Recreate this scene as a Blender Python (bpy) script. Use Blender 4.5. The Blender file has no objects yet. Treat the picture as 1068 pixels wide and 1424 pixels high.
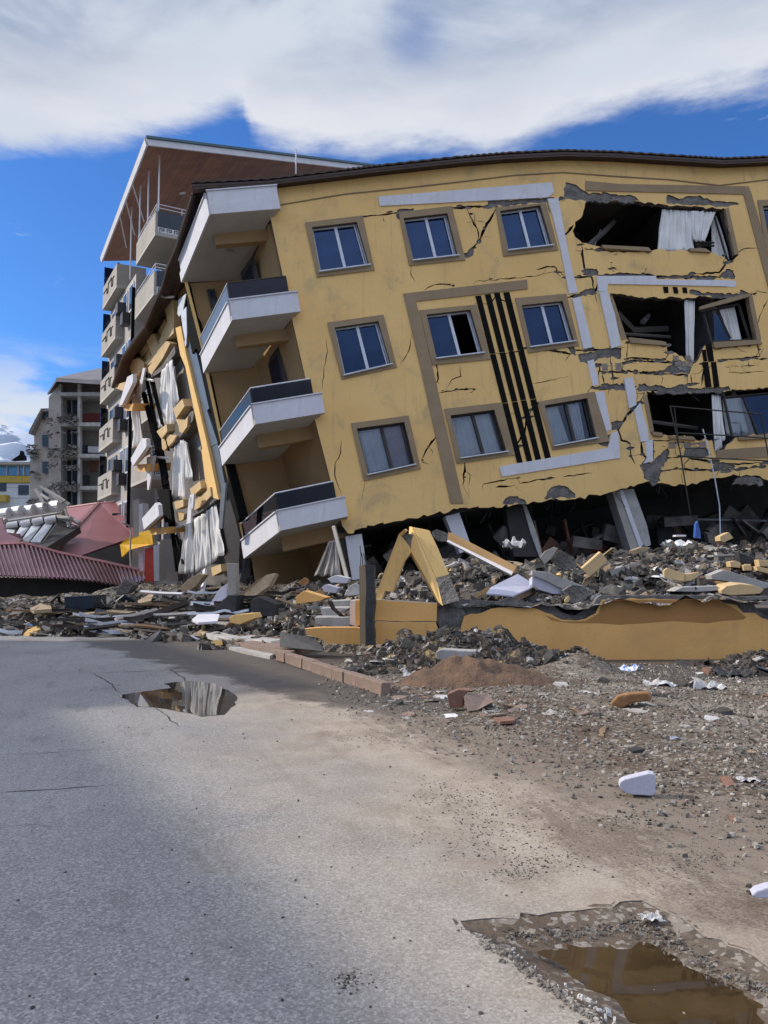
import bpy, math, random
from mathutils import Vector, noise
from mathutils.geometry import delaunay_2d_cdt
random.seed(7)
sc = bpy.context.scene
COL = sc.collection
# ------------------------------------------------------------------ camera
F = 1080.0
TH = math.atan(78 / F); CT, ST = math.cos(TH), math.sin(TH)
EYE = Vector((0, 0, 1.6))
cam = bpy.data.objects.new('camera', bpy.data.cameras.new('camera')); COL.objects.link(cam)
cam.location = EYE; cam.rotation_euler = (math.pi / 2 + TH, 0, 0)
cam.data.sensor_fit = 'VERTICAL'; cam.data.sensor_height = 24; cam.data.lens = 24 * F / 1424
cam.data.clip_end = 20000; cam.data.clip_start = 0.05
sc.camera = cam
sc.view_settings.view_transform = 'Standard'; sc.view_settings.look = 'None'
sc.view_settings.gamma = 1; sc.view_settings.exposure = 0.50
# ------------------------------------------------------------------ sun
SUN = Vector((-0.84, 0.10, 0.50)).normalized()
sun = bpy.data.objects.new('sun', bpy.data.lights.new('sun', 'SUN')); COL.objects.link(sun)
sun.data.energy = 3.1; sun.data.angle = math.radians(1.5); sun.data.color = (1, .89, .74)
sun.rotation_euler = SUN.to_track_quat('Z', 'Y').to_euler()
EL = math.asin(SUN.z); AZ = math.atan2(SUN.x, SUN.y)

# ------------------------------------------------------------------ node helpers
class NT:
    def __init__(s, t): s.t = t; s.n = t.nodes; s.l = t.links
    def put(s, inp, v):
        if v is None: return
        if isinstance(v, bpy.types.NodeSocket): s.l.new(v, inp)
        else: inp.default_value = v
    def math(s, op, a, b=None, c=None, clamp=False):
        n = s.n.new('ShaderNodeMath'); n.operation = op; n.use_clamp = clamp
        for i, v in enumerate((a, b, c)): s.put(n.inputs[i], v)
        return n.outputs[0]
    def noise(s, vec, scale, detail=4, rough=.55, dist=0):
        n = s.n.new('ShaderNodeTexNoise'); s.put(n.inputs['Vector'], vec)
        n.inputs['Scale'].default_value = scale; n.inputs['Detail'].default_value = detail
        n.inputs['Roughness'].default_value = rough; n.inputs['Distortion'].default_value = dist
        return n.outputs[0]
    def vor(s, vec, scale, feature='F1', out=0):
        n = s.n.new('ShaderNodeTexVoronoi'); n.feature = feature; s.put(n.inputs['Vector'], vec)
        n.inputs['Scale'].default_value = scale
        return n.outputs[out]
    def ramp(s, f, stops):
        n = s.n.new('ShaderNodeValToRGB'); s.put(n.inputs[0], f)
        e = n.color_ramp.elements
        while len(e) < len(stops): e.new(0.5)
        for i, (p, c) in enumerate(stops):
            e[i].position = p; e[i].color = (c, c, c, 1) if isinstance(c, (int, float)) else (*c, 1)
        return n.outputs[0]
    def mix(s, f, a, b, mode='MIX'):
        n = s.n.new('ShaderNodeMix'); n.data_type = 'RGBA'; n.blend_type = mode; n.clamp_factor = True
        s.put(n.inputs[0], f)
        for i, v in ((6, a), (7, b)):
            if isinstance(v, tuple): v = (*v[:3], 1)
            s.put(n.inputs[i], v)
        return n.outputs[2]
    def mapr(s, v, a, b, c=0, d=1):
        n = s.n.new('ShaderNodeMapRange'); n.interpolation_type = 'SMOOTHSTEP'
        for i, q in enumerate((v, a, b, c, d)): s.put(n.inputs[i], q)
        return n.outputs[0]
    def sep(s, v):
        n = s.n.new('ShaderNodeSeparateXYZ'); s.put(n.inputs[0], v); return n.outputs
    def comb(s, x, y, z):
        n = s.n.new('ShaderNodeCombineXYZ')
        for i, q in enumerate((x, y, z)): s.put(n.inputs[i], q)
        return n.outputs[0]

# ------------------------------------------------------------------ sky: physical sky with a cloud bank given by azimuth and elevation
w = bpy.data.worlds.new('World'); sc.world = w; w.use_nodes = True
T = NT(w.node_tree); T.n.clear()
sky = T.n.new('ShaderNodeTexSky'); sky.sky_type = 'NISHITA'; sky.sun_disc = False
sky.sun_elevation = EL; sky.sun_rotation = AZ; sky.air_density = 1.0; sky.dust_density = .25; sky.ozone_density = 2.2
tc = T.n.new('ShaderNodeTexCoord'); d = tc.outputs['Generated']; dx, dy, dz = T.sep(d)[0:3]
az = T.math('ARCTAN2', dx, dy)
hor = T.math('SQRT', T.math('ADD', T.math('MULTIPLY', dx, dx), T.math('MULTIPLY', dy, dy)))
te = T.math('DIVIDE', dz, T.math('MAXIMUM', hor, .001))
azn = T.math('MULTIPLY_ADD', az, 1 / 3.2, .5)
edge = [(0, 215), (60, 217), (130, 207), (220, 187), (300, 166), (336, 150), (344, 178), (400, 207), (450, 217), (560, 212),
        (690, 219), (760, 190), (850, 156), (950, 142), (1068, 122)]
def pix_dir(x, y):
    a, b = (x - 534) / F, (712 - y) / F
    return Vector((a, CT - b * ST, ST + b * CT))
st = [(0.0, .50), (.22, .50), (.32, .62)]
for x, y in edge:
    v = pix_dir(x, y); st.append((math.atan2(v.x, v.y) / 3.2 + .5, v.z / math.hypot(v.x, v.y)))
st += [(.68, .60), (.78, .50)]
cv = T.n.new('ShaderNodeFloatCurve')
c0 = cv.mapping.curves[0]
cv.mapping.use_clip = True
while len(c0.points) < len(st): c0.points.new(.5, .5)
for i, (a, b) in enumerate(st): c0.points[i].location = (a, b); c0.points[i].handle_type = 'AUTO_CLAMPED'
cv.mapping.update()
sv = T.comb(T.math('MULTIPLY', az, 5), T.math('MULTIPLY', te, 12), 0)
n1 = T.noise(sv, 1.6, 7, .6)
n2 = T.noise(T.comb(T.math('MULTIPLY', az, 3), T.math('MULTIPLY', te, 5), 3.3), 1.2, 5, .55, .4)
T.put(cv.inputs['Value'], T.math('ADD', azn, T.math('MULTIPLY_ADD', n1, .008, -.004)))
thr = cv.outputs[0]
over = T.math('ADD', T.math('SUBTRACT', te, thr), T.math('MULTIPLY_ADD', n1, .09, -.045))
m = T.mapr(over, -.016, .034)
# the small blue gap in the bank
gx = T.math('MULTIPLY', T.math('SUBTRACT', az, math.atan2(pix_dir(582, 50).x, pix_dir(582, 50).y)), 1 / .055)
gv = pix_dir(582, 50); gy = T.math('MULTIPLY', T.math('SUBTRACT', te, gv.z / math.hypot(gv.x, gv.y)), 1 / .06)
gr = T.math('ADD', T.math('SQRT', T.math('ADD', T.math('MULTIPLY', gx, gx), T.math('MULTIPLY', gy, gy))), T.math('MULTIPLY_ADD', n1, 1.6, -.8))
m = T.math('MULTIPLY', m, T.mapr(gr, .1, 1.3, .5, 1))
# low cloud near the horizon and stray wisps
lo = T.math('MULTIPLY', T.mapr(te, .30, .17), T.mapr(T.noise(T.comb(T.math('MULTIPLY', az, 3.4), T.math('MULTIPLY', te, 11), 7.7), 1.5, 6, .55), .43, .58))
wi = T.math('MULTIPLY', T.mapr(T.noise(T.comb(T.math('MULTIPLY', az, 9), T.math('MULTIPLY', te, 40), 1.2), 1.3, 5, .6), .66, .80), .55)
m = T.math('MAXIMUM', m, T.math('MAXIMUM', lo, wi))
thick = T.mapr(over, .01, .22)
cc = T.mix(thick, (.56, .57, .61), (.17, .235, .36))
cc = T.mix(T.mapr(n2, .35, .7), cc, (.46, .50, .57))
cc = T.mix(lo, cc, (.50, .54, .60))
# unseen bright cloud added overhead and behind the camera as ambient fill
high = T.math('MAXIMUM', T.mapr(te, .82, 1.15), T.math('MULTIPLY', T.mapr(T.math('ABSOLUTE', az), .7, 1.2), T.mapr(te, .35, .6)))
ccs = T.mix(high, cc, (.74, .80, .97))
bl = T.mix(1.0, sky.outputs[0], (.040, .074, .122), 'MULTIPLY')
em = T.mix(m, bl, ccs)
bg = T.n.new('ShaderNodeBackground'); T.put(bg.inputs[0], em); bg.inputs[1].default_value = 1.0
wo = T.n.new('ShaderNodeOutputWorld'); T.l.new(bg.outputs[0], wo.inputs[0])

# ------------------------------------------------------------------ materials
MATS = {}
def mat(name, col, col2=None, rough=.85, scale=3, fine=40, bump=.3, bdist=.01, metal=0, spec=.4, contrast=(.35, .65), stain=None, stain_scale=1.2, stain_at=(.55, .7), coord='Object', alpha=None, trans=0, vscale=None, streak=None):
    if name in MATS: return MATS[name]
    m = bpy.data.materials.new(name); m.use_nodes = True; t = NT(m.node_tree)
    b = t.n['Principled BSDF']
    tcn = t.n.new('ShaderNodeTexCoord')
    if coord == 'World':
        g = t.n.new('ShaderNodeNewGeometry'); v = g.outputs['Position']
    else: v = tcn.outputs['Object']
    col2 = col2 or tuple(c * .78 for c in col)
    c = t.mix(t.mapr(t.noise(v, scale, 5, .6), *contrast), col2, col)
    f = t.noise(v, fine, 3, .6)
    c = t.mix(t.mapr(f, .3, .75, 0, .35), c, tuple(x * .62 for x in col))
    if stain: c = t.mix(t.mapr(t.noise(v, stain_scale, 6, .65, .6), *stain_at), c, stain)
    if streak:
        sx, sy, sz = t.sep(v)[0:3]; sn = t.noise(t.comb(t.math('MULTIPLY', sx, 5), t.math('MULTIPLY', sy, 5), t.math('MULTIPLY', sz, .35)), 1.0, 6, .7)
        c = t.mix(t.mapr(sn, .54, .72, 0, .45), c, streak); c = t.mix(t.mapr(t.noise(v, 7, 6, .75), .60, .72, 0, .5), c, streak)
    if vscale:
        cell = t.vor(v, vscale, 'F1', 1)
        c = t.mix(.35, c, cell, 'OVERLAY')
    t.put(b.inputs['Base Color'], c)
    b.inputs['Roughness'].default_value = rough; b.inputs['Metallic'].default_value = metal
    b.inputs['Specular IOR Level'].default_value = spec
    if trans: b.inputs['Transmission Weight'].default_value = trans
    if alpha is not None: b.inputs['Alpha'].default_value = alpha
    if bump:
        bn = t.n.new('ShaderNodeBump'); bn.inputs['Strength'].default_value = bump; bn.inputs['Distance'].default_value = bdist
        t.put(bn.inputs['Height'], t.math('ADD', f, t.math('MULTIPLY', t.noise(v, scale * 3, 4), 1.5)))
        t.l.new(bn.outputs[0], b.inputs['Normal'])
    MATS[name] = m; return m

YEL = mat('yellow_render', (.79, .525, .205), (.725, .465, .175), scale=.5, fine=60, bump=.3, bdist=.004, stain=(.46, .33, .17), stain_scale=.9, stain_at=(.50, .78), streak=(.40, .29, .16))
YEL2 = mat('ochre_render', (.80, .455, .155), (.72, .40, .135), scale=1.2, fine=50, bump=.2, bdist=.004, stain=(.62, .35, .13), stain_scale=.7, stain_at=(.5, .7), streak=(.50, .31, .14))
TAUPE = mat('taupe_trim', (.30, .22, .135), (.26, .19, .11), scale=2, fine=60, bump=.15, bdist=.003)
WTRIM = mat('white_trim', (.64, .64, .69), (.58, .58, .62), scale=1.5, fine=50, bump=.1, bdist=.002, stain=(.42, .40, .37), stain_scale=2, stain_at=(.58, .8), streak=(.46, .44, .41))
BLK = mat('black_trim', (.008, .008, .008), scale=3, fine=40, bump=.1, rough=.95, spec=.1)
CONC = mat('broken_concrete', (.215, .20, .185), (.10, .094, .088), scale=4, fine=25, bump=1, bdist=.03)
DCON = mat('dusty_dark_concrete', (.145, .135, .12), (.07, .065, .06), scale=4, fine=25, bump=1, bdist=.03)
CONCL = mat('pale_concrete', (.42, .41, .39), (.30, .29, .28), scale=2.5, fine=30, bump=.6, bdist=.01, stain=(.2, .18, .16), stain_at=(.55, .75))
EDGE = mat('torn_masonry', (.17, .135, .11), (.08, .07, .065), scale=8, fine=30, bump=1, bdist=.02)
CEIL = mat('white_ceiling_in_shade', (.42, .395, .35), (.36, .34, .30), scale=.8, fine=40, bump=.1, bdist=.003)  # white undersides greyed, the shade beneath the slabs is in the colour
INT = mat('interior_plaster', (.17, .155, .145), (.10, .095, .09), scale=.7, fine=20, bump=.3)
DARKM = mat('dark_metal', (.03, .028, .027), (.05, .04, .035), scale=6, fine=50, rough=.5, metal=.3, bump=.1)
BROWN = mat('brown_sheet_metal', (.055, .032, .026), (.04, .025, .02), rough=.6, scale=3, fine=40, bump=.1)
SILL = mat('white_profile', (.62, .66, .74), rough=.45, scale=4, fine=40, bump=0)
CURT = mat('white_curtain_cloth', (.80, .79, .77), (.70, .69, .67), rough=.95, scale=2, fine=90, bump=.1, stain=(.45, .44, .44), stain_scale=1.5, stain_at=(.55, .8))
PINKC = mat('pink_curtain_cloth', (.55, .42, .42), rough=.95, scale=3, fine=60, bump=0)
WOOD = mat('wood_soffit', (.34, .135, .06), (.22, .085, .04), scale=1.2, fine=15, rough=.5, bump=.1)
GREYP = mat('grey_render', (.34, .31, .275), (.28, .26, .235), scale=.6, fine=30, bump=.15, stain=(.30, .28, .26), stain_scale=.5, stain_at=(.55, .75))
GREYD = mat('grey_render_weathered', (.40, .37, .335), (.30, .28, .26), scale=.4, fine=8, bump=.2, stain=(.22, .20, .19), stain_scale=.35, stain_at=(.5, .7))
NAVY = mat('navy_panel', (.028, .042, .065), rough=.2, scale=3, fine=40, bump=0)
MAROON = mat('maroon_sheet_roof', (.29, .115, .12), (.24, .09, .095), rough=.45, scale=.6, fine=20, bump=.05, stain=(.25, .13, .12), stain_at=(.6, .8))
MAROOND = mat('maroon_corrugated_metal', (.22, .125, .14), (.16, .085, .095), rough=.3, metal=.6, scale=.8, fine=20, bump=.05)
MUSTARD = mat('mustard_signboard', (.85, .48, .03), rough=.5, scale=3, fine=40, bump=.05)
REDM = mat('red_shutter', (.50, .06, .035), (.36, .05, .03), rough=.5, scale=4, fine=40, bump=.1)
STEEL = mat('galvanised_steel', (.60, .60, .60), (.48, .48, .48), rough=.45, metal=.35, scale=3, fine=40, bump=0)
PANEL = mat('solar_glass', (.66, .70, .74), rough=.45, metal=.1, scale=3, fine=40, bump=0)
WOODL = mat('splintered_timber', (.26, .17, .10), (.17, .11, .07), scale=5, fine=60, bump=.4)
REDW = mat('reddish_wood_veneer', (.17, .065, .035), (.12, .045, .025), rough=.5, scale=3, fine=30, bump=.1)
DRKCH = mat('dark_debris', (.045, .045, .05), (.03, .03, .03), scale=6, fine=40, rough=.6, bump=.4)
TAND = mat('tan_debris', (.38, .29, .19), (.30, .22, .14), scale=6, fine=40, bump=.4)
WHTD = mat('white_debris', (.52, .52, .52), (.38, .37, .36), scale=4, fine=40, bump=.2)
BRICK = mat('red_tile_clay', (.25, .13, .09), (.17, .095, .07), scale=5, fine=50, bump=.4)
PINKT = mat('pink_paving', (.25, .175, .14), (.19, .14, .115), scale=4, fine=40, bump=.4, stain=(.2, .17, .15), stain_at=(.5, .7), stain_scale=3)
BLUED = mat('blue_plastic', (.05, .14, .45), rough=.4, scale=4, fine=30, bump=.1)
FOAM = mat('white_foam_board', (.50, .50, .60), (.45, .45, .53), rough=.7, scale=5, fine=60, bump=.2, bdist=.003)
ORNG = mat('orange_foam', (.36, .19, .075), (.22, .11, .05), scale=9, fine=50, bump=.6)

def glass(name, col, metal=.75, rough=.05):
    m = bpy.data.materials.new(name); m.use_nodes = True; t = NT(m.node_tree); b = t.n['Principled BSDF']
    tcn = t.n.new('ShaderNodeTexCoord')
    t.put(b.inputs['Base Color'], t.mix(t.mapr(t.noise(tcn.outputs['Object'], 2, 3), .3, .7), col, tuple(c * .8 for c in col)))
    b.inputs['Metallic'].default_value = metal; b.inputs['Roughness'].default_value = rough
    bn = t.n.new('ShaderNodeBump'); bn.inputs['Strength'].default_value = .03; bn.inputs['Distance'].default_value = .05
    t.put(bn.inputs['Height'], t.noise(tcn.outputs['Object'], 1.4, 2)); t.l.new(bn.outputs[0], b.inputs['Normal'])
    return m
BLUEG = glass('blue_window_glass', (.020, .042, .10), .8)
DARKG = mat('near_black_glass', (.010, .012, .024), (.014, .016, .03), rough=.18, spec=.25, bump=0)
CLAD = glass('blue_grey_cladding', (.13, .15, .175), .3, .32)
def clearglass(name, tint=(.85, .88, .9), a=.08):
    m = bpy.data.materials.new(name); m.use_nodes = True; t = NT(m.node_tree); t.n.remove(t.n['Principled BSDF'])
    tr = t.n.new('ShaderNodeBsdfTransparent'); tr.inputs[0].default_value = (*tint, 1)
    gl = t.n.new('ShaderNodeBsdfGlossy'); gl.inputs['Roughness'].default_value = .04; gl.inputs[0].default_value = (.8, .85, 1, 1)
    fr = t.n.new('ShaderNodeFresnel'); fr.inputs[0].default_value = 1.5
    mx = t.n.new('ShaderNodeMixShader'); t.put(mx.inputs[0], t.math('ADD', fr.outputs[0], a * .3, clamp=True))
    t.l.new(tr.outputs[0], mx.inputs[1]); t.l.new(gl.outputs[0], mx.inputs[2])
    t.l.new(mx.outputs[0], t.n['Material Output'].inputs[0]); return m
CLRG = clearglass('clear_window_glass'); SMOKE = clearglass('smoked_rail_glass', (.13, .13, .15), 0)

def planks(m, ang, width):
    t = NT(m.node_tree); b = t.n['Principled BSDF']
    g = t.n.new('ShaderNodeNewGeometry'); x, y, z = t.sep(g.outputs['Position'])[0:3]
    k = t.math('DIVIDE', t.math('ADD', t.math('MULTIPLY', x, math.cos(ang)), t.math('MULTIPLY', y, math.sin(ang))), width)
    fr = t.math('FRACT', k); cell = t.math('FLOOR', k)
    wn = t.n.new('ShaderNodeTexWhiteNoise'); wn.noise_dimensions = '1D'; t.put(wn.inputs['W'], cell)
    src = b.inputs['Base Color'].links[0].from_socket
    c = t.mix(t.math('MULTIPLY', wn.outputs[0], .5), src, (.09, .03, .015))
    c = t.mix(t.mapr(fr, .0, .08, 1, 0), c, (.03, .012, .008))
    t.put(b.inputs['Base Color'], c)
planks(WOOD, math.atan2(.478, .878) , .28)

# ------------------------------------------------------------------ mesh builder
class MB:
    def __init__(s): s.v = []; s.f = []
    def add(s, vs, fs):
        o = len(s.v); s.v += [Vector(v) for v in vs]; s.f += [tuple(i + o for i in f) for f in fs]; return s
    def prism(s, poly, vec):
        """closed prism: polygon (may be concave) and a vector of thickness"""
        poly = [Vector(p) for p in poly]; n = len(poly); vec = Vector(vec)
        nn = Vector((0, 0, 0))
        for i in range(n): nn += (poly[i] - poly[0]).cross(poly[(i + 1) % n] - poly[0])
        if nn.dot(vec) > 0: poly.reverse()
        return s.add(poly + [p + vec for p in poly], [tuple(range(n)), tuple(range(2 * n - 1, n - 1, -1))] + [(i, i + n, (i + 1) % n + n, (i + 1) % n) for i in range(n)])
    def box(s, o, ax, ay, az):
        """box centred at o with full edge vectors"""
        o, ax, ay, az = map(Vector, (o, ax, ay, az))
        return s.prism([o - ax / 2 - ay / 2 - az / 2, o + ax / 2 - ay / 2 - az / 2, o + ax / 2 + ay / 2 - az / 2, o - ax / 2 + ay / 2 - az / 2], az)
    def abox(s, x0, x1, y0, y1, z0, z1): return s.box(((x0 + x1) / 2, (y0 + y1) / 2, (z0 + z1) / 2), (x1 - x0, 0, 0), (0, y1 - y0, 0), (0, 0, z1 - z0))
    def tube(s, pts, r, n=6):
        pts = [Vector(p) for p in pts]; rs = r if isinstance(r, (list, tuple)) else [r] * len(pts); vs = []; fs = []
        for i, p in enumerate(pts):
            d = (pts[min(i + 1, len(pts) - 1)] - pts[max(i - 1, 0)]).normalized()
            a = d.orthogonal().normalized() if abs(d.z) > .99 else d.cross(Vector((0, 0, 1))).normalized()
            b = d.cross(a)
            for k in range(n):
                t = 2 * math.pi * k / n; vs.append(p + a * rs[i] * math.cos(t) + b * rs[i] * math.sin(t))
        for i in range(len(pts) - 1):
            for k in range(n): fs.append((i * n + k, i * n + (k + 1) % n, (i + 1) * n + (k + 1) % n, (i + 1) * n + k))
        fs += [tuple(range(n))[::-1], tuple((len(pts) - 1) * n + k for k in range(n))]
        return s.add(vs, fs)
    def strip(s, A, B, vec=None):
        n = len(A)
        for i in range(n - 1):
            if vec is None: s.add([A[i], A[i + 1], B[i + 1], B[i]], [(0, 1, 2, 3)])
            else: s.prism([A[i], A[i + 1], B[i + 1], B[i]], vec)
        return s
    def grid(s, P):
        m, n = len(P), len(P[0]); return s.add([p for r in P for p in r], [(i * n + j, i * n + j + 1, (i + 1) * n + j + 1, (i + 1) * n + j) for i in range(m - 1) for j in range(n - 1)])
    def build(s, name, material, parent=None, label=None, cat=None, group=None, kind=None, smooth=False, bevel=0, origin=None):
        me = bpy.data.meshes.new(name)
        xs = [v.x for v in s.v]; ys = [v.y for v in s.v]; zs = [v.z for v in s.v]
        c = Vector(origin) if origin is not None else Vector(((min(xs) + max(xs)) / 2, (min(ys) + max(ys)) / 2, min(zs)))
        me.from_pydata([v - c for v in s.v], [], s.f); me.validate()
        ml = material if isinstance(material, (list, tuple)) else [material]
        for q in ml: me.materials.append(q)
        if smooth:
            for p in me.polygons: p.use_smooth = True
        o = bpy.data.objects.new(name, me); COL.objects.link(o)
        if parent is not None: o.parent = parent; o.location = c - wloc(parent)
        else: o.location = c
        if bevel:
            b = o.modifiers.new('bevel', 'BEVEL'); b.width = bevel; b.segments = 2; b.limit_method = 'ANGLE'
        tag(o, label, cat, group, kind); return o
def wloc(o):
    v = Vector((0, 0, 0))
    while o is not None: v += Vector(o.location); o = o.parent
    return v
def tag(o, label=None, cat=None, group=None, kind=None):
    for k, v in (('label', label), ('category', cat), ('group', group), ('kind', kind)):
        if v: o[k] = v
    return o
def empty(name, loc, label, cat, group=None):
    o = bpy.data.objects.new(name, None); COL.objects.link(o); o.location = loc; o.empty_display_size = .2
    return tag(o, label, cat, group)

# ------------------------------------------------------------------ surveying helpers: from photo pixel to a real plane
def ray(x, y): return pix_dir(x, y)
def atY(x, y, Y): r = ray(x, y); return EYE + r * (Y / r.y)
def atZ(x, y, z): r = ray(x, y); return EYE + r * ((z - EYE.z) / r.z)
def cam2w(x, y, z): return Vector((x, z * CT - y * ST, z * ST + y * CT))
FR = cam2w(6966, 1132, 1080).normalized()
FU = cam2w(-1866, 9202, 1080); FU = (FU - FR * FU.dot(FR)).normalized()
FB = FR.cross(FU)
if FB.y < 0: FB = -FB
P0 = atY(484, 742, 22.0)
def onp(x, y, O, N): r = ray(x, y); return EYE + r * ((O - EYE).dot(N) / r.dot(N))
def fac(x, y, off=0): return onp(x, y, P0 + FB * off, FB)        # point on the facade plane
def f2(x, y): p = fac(x, y) - P0; return (p.dot(FR), p.dot(FU))
def fp(u, v, off=0): return P0 + FR * u + FU * v + FB * off
SD = cam2w(-644, -408, 1080).normalized()                       # direction of the street side
SN = SD.cross(FU).normalized()
if SN.x > 0: SN = -SN                                           # outward normal of the street side (to the left)
SB = fac(358, 595, -.15)
def sid(x, y, off=0): return onp(x, y, SB + SN * off, SN)
c3 = lambda x, y: (240 + x / 3.56, 230 + y / 3.56)
c4 = lambda x, y: (280 + x / 3.56, 520 + y / 3.56)
c5 = lambda x, y: (500 + x / 2.967, 220 + y / 2.967)
c6 = lambda x, y: (760 + x / 2.967, 220 + y / 2.967)
c7 = lambda x, y: (140 + x / 6.475, 340 + y / 6.475)
c8 = lambda x, y: (200 + x / 3.75, 440 + y / 3.75)
c9 = lambda x, y: (460 + x / 3.14, 660 + y / 3.14)
ca = lambda x, y: (130 + x / 3.956, 180 + y / 3.956)
cb = lambda x, y: (140 + x / 4.745, 520 + y / 4.745)
def inside(p, poly):
    x, y = p; r = False; n = len(poly); j = n - 1
    for i in range(n):
        xi, yi = poly[i]; xj, yj = poly[j]
        if (yi > y) != (yj > y) and x < (xj - xi) * (y - yi) / (yj - yi) + xi: r = not r
        j = i
    return r
def rough_line(poly, amp, step, closed=True, seed=0):
    """break a polygon's edges into short jagged pieces"""
    rnd = random.Random(seed); out = []; n = len(poly)
    for i in range(n if closed else n - 1):
        a, b = poly[i], poly[(i + 1) % n]; L = math.hypot(b[0] - a[0], b[1] - a[1]); k = max(1, int(L / step))
        out.append(a)
        for q in range(1, k):
            t = q / k; out.append((a[0] + (b[0] - a[0]) * t + rnd.uniform(-amp, amp), a[1] + (b[1] - a[1]) * t + rnd.uniform(-amp, amp)))
    if not closed: out.append(poly[-1])
    return out
def plate(outer, holes, to3, vec, front, side):
    """flat wall piece with holes, extruded; returns mesh builder with 2 materials (front, torn side)"""
    vs = [Vector(p) for p in outer]; es = [(i, (i + 1) % len(outer)) for i in range(len(outer))]
    for h in holes:
        o = len(vs); vs += [Vector(p) for p in h]; es += [(o + i, o + (i + 1) % len(h)) for i in range(len(h))]
    r = delaunay_2d_cdt(vs, es, [], 0, 1e-5)
    V, E, Fc = r[0], r[1], r[2]; keep = []
    for f in Fc:
        c = (sum(V[i][0] for i in f) / len(f), sum(V[i][1] for i in f) / len(f))
        if inside(c, outer) and not any(inside(c, h) for h in holes): keep.append(tuple(f))
    n = len(V); vec = Vector(vec); A = [to3(v[0], v[1]) for v in V]
    mb = MB(); mb.mi = []
    if keep:
        f = keep[0]; nn = (A[f[1]] - A[f[0]]).cross(A[f[2]] - A[f[0]])
        if nn.dot(vec) > 0: keep = [k[::-1] for k in keep]
    cnt = {}
    for f in keep:
        for i in range(len(f)): cnt[(f[i], f[(i + 1) % len(f)])] = 1
    fs = list(keep) + [tuple(i + n for i in k[::-1]) for k in keep]
    mi = [0] * len(keep) + [1] * len(keep)
    for (a, b) in cnt:
        if (b, a) not in cnt: fs.append((b, a, a + n, b + n)); mi.append(1)
    mb.add(A + [a + vec for a in A], fs); mb.mi = mi; return mb
YELP = mat('sunlit_yellow_render', (.60, .44, .235), (.53, .375, .19), scale=1, fine=50, bump=.3, bdist=.005, stain=(.36, .27, .16), stain_scale=1.5, stain_at=(.52, .75))  # copy of the yellow render, recoloured for parts the warm sun strikes
YELSH = mat('shade_darkened_render', (.35, .22, .10), (.28, .18, .08), scale=.7, fine=50, bump=.2, bdist=.004, stain=(.28, .19, .10), stain_scale=1.1, stain_at=(.55, .75))  # yellow render darkened, the shade of recessed walls is in its colour
def build_plate(mb, name, m0, m1, **k):
    o = mb.build(name, [m0, m1], **k)
    for p, q in zip(o.data.polygons, mb.mi): p.material_index = q
    return o
def crack(pts, w, seed=0, jag=.03):
    """thin jagged gap polygon in plane units from a polyline of (u,v)"""
    p = rough_line(pts, jag, .13, False, seed); rnd = random.Random(seed + 5); L, R = [], []; n = len(p)
    for i in range(n):
        a, b = p[max(i - 1, 0)], p[min(i + 1, n - 1)]; dx, dy = b[0] - a[0], b[1] - a[1]; l = math.hypot(dx, dy) or 1
        t = min(i, n - 1 - i) / max(1, (n - 1) / 2); ww = w * (.25 + .75 * min(1, t * 2)) * rnd.uniform(.4, 1.5) / 2
        L.append((p[i][0] - dy / l * ww, p[i][1] + dx / l * ww)); R.append((p[i][0] + dy / l * ww, p[i][1] - dx / l * ww))
    return L + R[::-1]
def cloth(TL, TR, BR, BL, folds, amp, nrm, seed=0, nu=60, nv=14):
    rnd = random.Random(seed); ph = [rnd.uniform(0, 6.3) for _ in range(4)]; P = []
    TL, TR, BR, BL, nrm = map(Vector, (TL, TR, BR, BL, nrm))
    for j in range(nv + 1):
        t = j / nv; row = []
        for i in range(nu + 1):
            s = i / nu; p = (TL * (1 - s) + TR * s) * (1 - t) + (BL * (1 - s) + BR * s) * t
            k = 2.2 * noise.noise(Vector((s * folds * 1.5 + .5 * t, t * 1.1, ph[0]))) + .9 * noise.noise(Vector((s * folds * 4 + .3 * t, t * .8, ph[1]))) + .9 * noise.noise(Vector((s * 2, t * 3, ph[2])))
            row.append(p + nrm * amp * k * (.6 + .6 * t) + Vector((0, 0, .03 * math.sin(s * 17 + ph[3])) if j in (nv,) else (0, 0, 0)))
        P.append(row)
    return MB().grid(P)
def curtain(name, TL, TR, BR, BL, folds, amp, nrm, label, seed=0, m=None, group=None):
    o = cloth(TL, TR, BR, BL, folds, amp, nrm, seed).build(name, m or CURT, None, label, 'curtain', group, smooth=True)
    so = o.modifiers.new('cloth', 'SOLIDIFY'); so.thickness = .006
    return o
# ================================================================== GROUND
road_edge = [(-2.3, 18), (-2.0, 15.7), (-.9, 12.3), (-.4, 10.2), (.25, 8.6), (1.0, 6.9), (1.75, 5.4), (2.2, 4.2), (3.2, 2), (5, -3)]
def edge_dist(x, y):
    """positive to the right of the road's edge"""
    p = road_edge
    if y >= p[0][1]: return (x - p[0][0] - (y - p[0][1]) * -.5) * .85
    for i in range(len(p) - 1):
        if p[i][1] >= y >= p[i + 1][1]:
            t = (p[i][1] - y) / (p[i][1] - p[i + 1][1]); return (x - (p[i][0] + t * (p[i + 1][0] - p[i][0]))) * .8
    return (x - 5) * .8
def dust_nodes(t, v):
    """mask of dust and dried mud from the lot, and sunlit warmth painted with it, by distance to the road's edge"""
    x, y, z = t.sep(v)[0:3]
    # line from (-1.6,14) to (2.2,3.6): distance to its left is negative
    s = t.math('ADD', t.math('MULTIPLY', t.math('ADD', x, 1.2), .94), t.math('MULTIPLY', t.math('SUBTRACT', y, 12.5), .343))
    n = t.noise(v, .9, 5, .6, .5)
    return t.math('ADD', s, t.math('MULTIPLY_ADD', n, 2.2, -1.1))
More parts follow.
